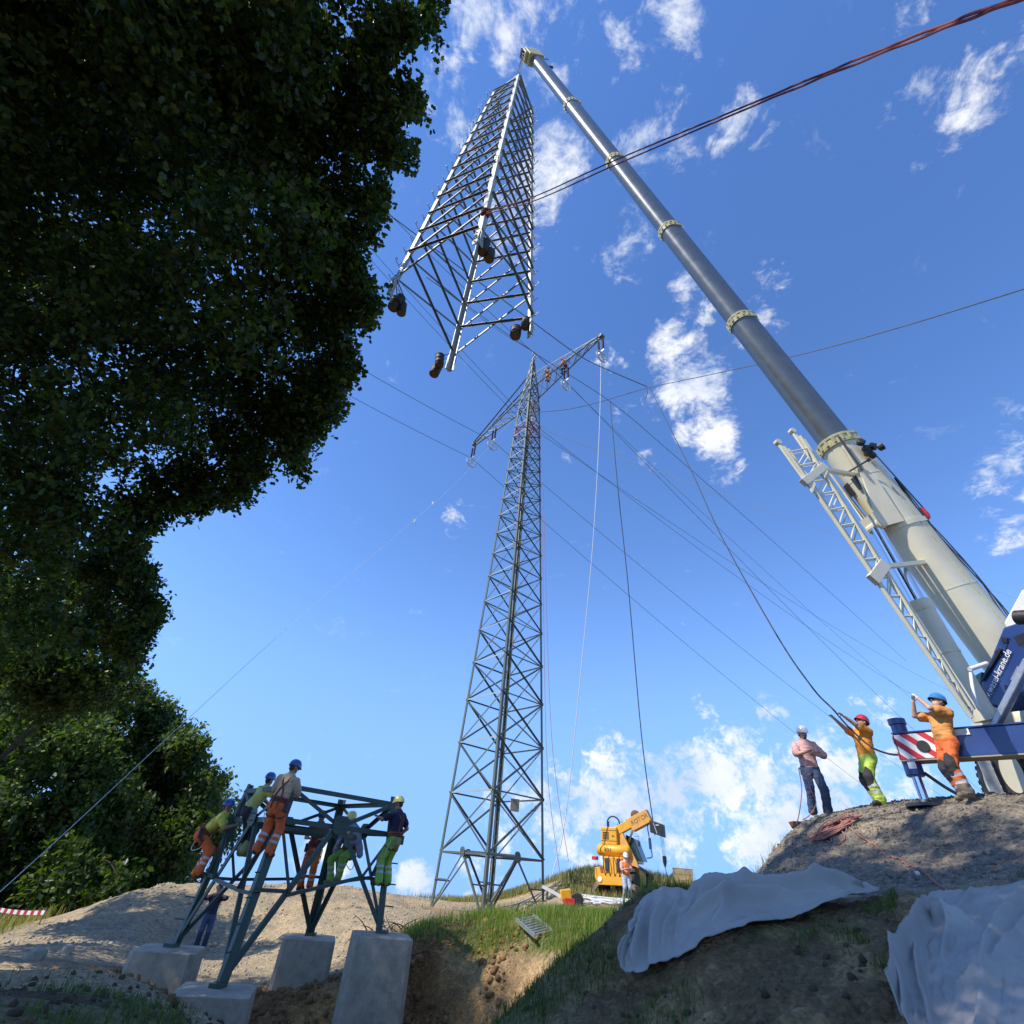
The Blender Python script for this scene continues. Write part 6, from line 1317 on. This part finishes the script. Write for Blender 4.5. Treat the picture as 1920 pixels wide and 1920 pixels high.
# ================================================================== TREES
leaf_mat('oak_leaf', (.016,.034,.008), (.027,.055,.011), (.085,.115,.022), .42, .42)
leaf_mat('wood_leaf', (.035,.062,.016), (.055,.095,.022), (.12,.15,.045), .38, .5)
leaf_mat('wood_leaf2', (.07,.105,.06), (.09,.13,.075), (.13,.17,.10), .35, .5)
def leaves(C, Rr, per, L, W, flat=.5, droop=.0, shape='oak'):
    """C lobe centres, Rr radii, per number of twigs in each; a twig carries a spray of leaves; returns vertices and faces"""
    P = []
    for c, r, n in zip(C, Rr, per):
        d = rng.normal(0, 1, (n, 3)); d /= np.linalg.norm(d, axis=1)[:, None]; k = rng.random(n)**.45; P.append(c+d*(r*k)[:, None]*np.array([1, 1, .85]))
    T = np.vstack(P); m = 9; n = len(T)
    base = np.repeat(T, m, 0); tw = np.repeat(rng.normal(0, 1, (n, 3)), m, 0); tw /= np.linalg.norm(tw, axis=1)[:, None]
    base = base+tw*(np.tile(np.arange(m), n)[:, None]*L*.22)+rng.normal(0, L*.45, (n*m, 3)); N = n*m
    d = tw*.6+rng.normal(0, .7, (N, 3)); d[:, 2] -= droop; d /= np.linalg.norm(d, axis=1)[:, None]
    nr = rng.normal(0, 1, (N, 3)); nr[:, 2] += 1.0*(1-flat)+.6; s = np.cross(nr, d); s /= np.linalg.norm(s, axis=1)[:, None]; nn = np.cross(d, s)
    l = (L*rng.choice([.55, .8, 1., 1.35], N)*rng.uniform(.85, 1.15, N))[:, None]; w = (W*rng.uniform(.7, 1.2, N))[:, None]
    if shape == 'oak': prof = [(0, 0, 0), (.35, .5, .05), (.50, .30, .05), (.72, .55, .0), (1, 0, -.1), (.72, -.55, .0), (.50, -.30, .05), (.35, -.5, .05)]; F0 = [(0, 1, 2), (2, 3, 4), (0, 2, 4), (0, 4, 6), (4, 5, 6), (0, 6, 7)]
    else: prof = [(0, 0, 0), (.5, .5, .06), (1, 0, -.1), (.5, -.5, .06)]; F0 = [(0, 1, 2), (0, 2, 3)]
    V = np.stack([base+d*(a*l)+s*(b*w)+nn*(c*l) for a, b, c in prof], 1); k = len(prof)
    F = np.concatenate([np.arange(N)[:, None]*k+np.array(f) for f in F0], 0); return V.reshape(-1, 3), F
def limb(mb, pts, r0, r1, n=8):
    P = spline(pts, 6); mb.tube(P, np.linspace(r0, r1, len(P)), n)
def tree(name, label, base, lobes, m, L, W, dens, trunk_r, group=None, shape='oak', top=None):
    base = np.asarray(base, float); T = thing(name, base, label, 'tree', group)
    C = np.array([q[:3] for q in lobes], float); Rr = np.array([q[3] for q in lobes]); per = np.maximum(6, (dens*Rr**2.3*(np.array([q[4] if len(q) > 4 else 1. for q in lobes])))).astype(int)
    V, F = leaves(C, Rr, per, L, W, shape=shape); o = mesh_np('crown', V-base, F, MATS[m]); o.parent = T
    w = Rr**2; cen = (C*w[:, None]).sum(0)/w.sum(); fork = base+np.array([0, 0, max(2., (cen[2]-base[2])*.42)])+(cen-base)*np.array([.25, .25, 0])
    mb = MB(); limb(mb, [base-np.array([0, 0, .3]), base+(fork-base)*.5+rng.normal(0, .1, 3), fork], trunk_r*1.25, trunk_r*.8, 12)
    mb.build('trunk', 'bark', T, smooth=True, fix=False)
    lb = MB(); nm = min(len(C), 7); sel = [int(np.argmax(((C-fork)**2).sum(1)*w))]
    while len(sel) < nm: sel.append(int(np.argmax(np.min(((C[:, None]-C[sel][None])**2).sum(-1), 1))))
    nodes = []
    for k in sel:
        c = C[k]; mid = fork+(c-fork)*.5+np.array([0, 0, .08*np.linalg.norm(c-fork)])+rng.normal(0, .35, 3); P = spline([fork+rng.normal(0, .05, 3), mid, c], 7); rr = np.linspace(trunk_r*.13, .02, len(P))
        lb.tube(P, rr, 8); nodes += list(zip(P[3:], rr[3:]))
    NP = np.array([q[0] for q in nodes]); NR = np.array([q[1] for q in nodes])
    for k, (c, r) in enumerate(zip(C, Rr)):
        if k in sel or r < .35: continue
        q = int(np.argmin(((NP-c)**2).sum(1)+.3*((NP-fork)**2).sum(1)**.5)); a = NP[q]
        limb(lb, [a, (a+c)/2+rng.normal(0, .18, 3)*min(1, r), c], min(NR[q]*.5, .035), .012, 5)
        for q in range(2): e = c+rng.normal(0, 1, 3)*r*.6; limb(lb, [c, (c+e)/2+rng.normal(0, .08, 3), e], .012, .005, 4)
    lb.build('branches', 'bark', T, smooth=True, fix=False)
    return T
def build_oak():
    lob = []
    # rim of the crown as it stands against the sky, then its inside
    for px, py, D, r, w in [(740,10,9,.5,.8),(800,8,9,.42,.8),(650,60,9,1.0,1),(700,90,9,.65,1),(640,150,9.2,.95,1),(690,215,9.2,.8,1),(750,205,9.2,.42,1),(660,290,9.4,.9,1),(735,285,9.4,.62,1),(670,370,9.6,.95,1),(720,355,9.6,.55,1),(640,440,9.8,.9,1),(690,430,9.8,.45,.9),(610,520,10,.95,1),(665,535,10,.5,.9),(700,555,10,.34,.9),(725,550,10,.22,.8),(590,610,10.2,.9,1),(640,590,10.2,.5,.9),(560,690,10.4,.95,1),(630,700,10.4,.5,.9),(665,685,10.4,.28,.9),(550,770,10.6,.85,1),(600,770,10.6,.55,1),(620,745,10.6,.3,.9),(500,830,10.8,.8,1),(560,825,10.8,.5,1),(440,880,11,.8,1),(430,920,11,.45,.9),(380,900,11.2,.6,1),(330,940,11.4,.7,1),(280,1000,11.6,.65,1),(250,1060,11.8,.7,1),(290,1080,11.8,.3,.9),(260,1130,12,.6,1),(285,1165,12,.35,.9),(220,1180,12,.6,1),(240,1215,12.2,.4,.9)]:
        lob.append((*atD(px-(105 if py < 330 else 80), py, D), r*.66, w*1.9))
    rg = np.random.default_rng(11)
    EDGE = np.array([(845,45),(770,40),(745,95),(700,140),(760,190),(795,205),(730,245),(795,290),(745,345),(730,400),(700,440),(655,480),(690,520),(725,560),(690,590),(640,620),(690,680),(655,720),(635,770),(610,800),(590,850),(520,860),(470,910),(420,940),(350,935),(310,985),(265,1030),(320,1080),(290,1120),(315,1170),(270,1200),(285,1240)], float)
    for q in range(430):
        k = rg.integers(0, len(EDGE)-1); t = rg.random(); e = EDGE[k]*(1-t)+EDGE[k+1]*t+np.array([-14-abs(rg.normal(0, 42)), rg.normal(0, 14)])
        lob.append((*atD(e[0], e[1], 9.2+e[1]/420+rg.uniform(-.8, .8)), rg.uniform(.09, .27), 2.4))
    for px, py in [(x, y) for x in range(-150, 640, 95) for y in range(-120, 1260, 95)]:
        px += rg.uniform(-40, 40); py += rg.uniform(-40, 40)
        lim = np.interp(py, [0, 200, 400, 560, 700, 860, 930, 1010, 1100, 1250], [640, 640, 630, 580, 530, 440, 300, 220, 200, 180])
        if px > lim-85: continue
        for q in range(2): lob.append((*atD(px, py, rg.choice([7.2, 8.5, 10, 12, 13.5])+rg.uniform(-.5, .5)+py/600), rg.uniform(.6, 1.1), .62))
    # the side of the crown that shades the crew and the foreground
    for q in range(64):
        p = np.array([rg.uniform(-7.4, -2.6), rg.uniform(12.2, 17), rg.uniform(-1, 2)])+SUN*rg.uniform(17, 23); lob.append((*p, rg.uniform(.7, 1.15), .34))
    for q in range(34):
        p = np.array([rg.uniform(-7.5, -1.2), rg.uniform(4.5, 10.), -1.6])+SUN*rg.uniform(13, 19); lob.append((*p, rg.uniform(.9, 1.3), .5))
    # the crown goes on above and behind the viewer
    for q in range(46):
        x = rg.uniform(-13, -1.5); y = rg.uniform(-9, 2.5); z = rg.uniform(8, 15)
        p = np.array([x, y, z]); pp = proj(p[None])[0]
        if p@cF > .5 and pp[1] > -160 and pp[0] > 540: continue
        lob.append((x, y, z, rg.uniform(.9, 1.5), .30))
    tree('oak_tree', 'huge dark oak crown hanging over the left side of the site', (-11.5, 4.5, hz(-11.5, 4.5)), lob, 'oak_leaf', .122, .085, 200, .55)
build_oak()
def shade_tree():
    rg = np.random.default_rng(5); lob = []
    # a tall neighbour behind the viewer; its shade dapples the gravel bank
    for q in range(110):
        g = np.array([rg.uniform(1.0, 9.3), rg.uniform(3.0, 11.2), 0.]); g[2] = max(-.7, hz(g[0], g[1])-.2)
        t = rg.uniform(16, 24)
        if np.min(np.hypot(*(np.array([(6.8, 12.2), (7.4, 11.8), (8.05, 11.3), (8.2, 10.3), (8.2, 9.4), (8.7, 8.9)])-g[:2]).T)) < .95: continue
        while t < 42:
            p = g+SUN*t; pp = proj(p[None])[0]
            if p@cF < .5 or pp[1] < -140 or pp[0] < 560: break
            t += 1.
        if t >= 42: continue
        lob.append((*p, rg.uniform(.8, 1.25), .36))
    tree('beech_tree', 'tall broad tree behind the viewer shading the bank', (-12.0, -4.5, hz(-12.0, -4.5)), lob, 'oak_leaf', .16, .11, 62, .5)
shade_tree()
def far_trees():
    rg = np.random.default_rng(21)
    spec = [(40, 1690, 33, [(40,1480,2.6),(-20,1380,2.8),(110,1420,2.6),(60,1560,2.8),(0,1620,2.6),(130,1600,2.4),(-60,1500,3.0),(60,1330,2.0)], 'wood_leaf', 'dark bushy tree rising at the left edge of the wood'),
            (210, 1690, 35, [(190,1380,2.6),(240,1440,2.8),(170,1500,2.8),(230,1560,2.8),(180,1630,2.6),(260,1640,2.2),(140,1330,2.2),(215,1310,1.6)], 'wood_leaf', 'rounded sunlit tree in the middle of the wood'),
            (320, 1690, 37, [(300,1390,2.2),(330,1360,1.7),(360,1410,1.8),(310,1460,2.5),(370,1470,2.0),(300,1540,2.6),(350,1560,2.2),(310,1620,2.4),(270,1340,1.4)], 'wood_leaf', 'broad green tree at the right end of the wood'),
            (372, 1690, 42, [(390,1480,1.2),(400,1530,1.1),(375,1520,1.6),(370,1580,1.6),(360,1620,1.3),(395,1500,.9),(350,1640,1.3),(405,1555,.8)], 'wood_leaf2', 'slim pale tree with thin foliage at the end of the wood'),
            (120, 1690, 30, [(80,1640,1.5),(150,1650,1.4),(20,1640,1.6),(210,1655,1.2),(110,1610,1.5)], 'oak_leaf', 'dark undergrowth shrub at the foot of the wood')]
    for px, py, Y, lobs, m, lb in spec:
        b = atY(px, py+10, Y); b[2] = hz(b[0], b[1]); L = []
        for x, y, r in lobs:
            for q in range(3): p = atY(x, y, Y+rg.uniform(-2.2, 2.2)); L.append((*(p+rg.normal(0, r*.35, 3)), r*rg.uniform(.55, .85), .9))
        thin = m == 'wood_leaf2'
        tree('shrub' if 'shrub' in lb else 'woodland_tree', lb, b, L, m, .30, .22, 52 if not thin else 26, .3 if not thin else .14, 'trees of the wood' if 'shrub' not in lb else None, 'plain')
    # the near oak's lower neighbour fills the gap above the wood
    b = np.array([-19., 22., 0]); b[2] = hz(b[0], b[1]); L = []
    for x, y, r in [(40,1150,1.6),(120,1180,1.6),(180,1230,1.4),(60,1260,1.7),(140,1290,1.4),(0,1220,1.7),(230,1260,.9),(250,1290,.7),(-40,1100,1.8),(200,1170,1.1),(90,1080,1.5),(170,1110,1.3)]:
        for q in range(3): p = atY(x, y, 20+rg.uniform(-1.8, 1.8)); L.append((*(p+rg.normal(0, r*.3, 3)), r*rg.uniform(.55, .8), 1.))
    tree('linden_tree', 'mid-distance dark tree between the oak crown and the wood', b, L, 'oak_leaf', .17, .13, 110, .35, None, 'plain')
far_trees()
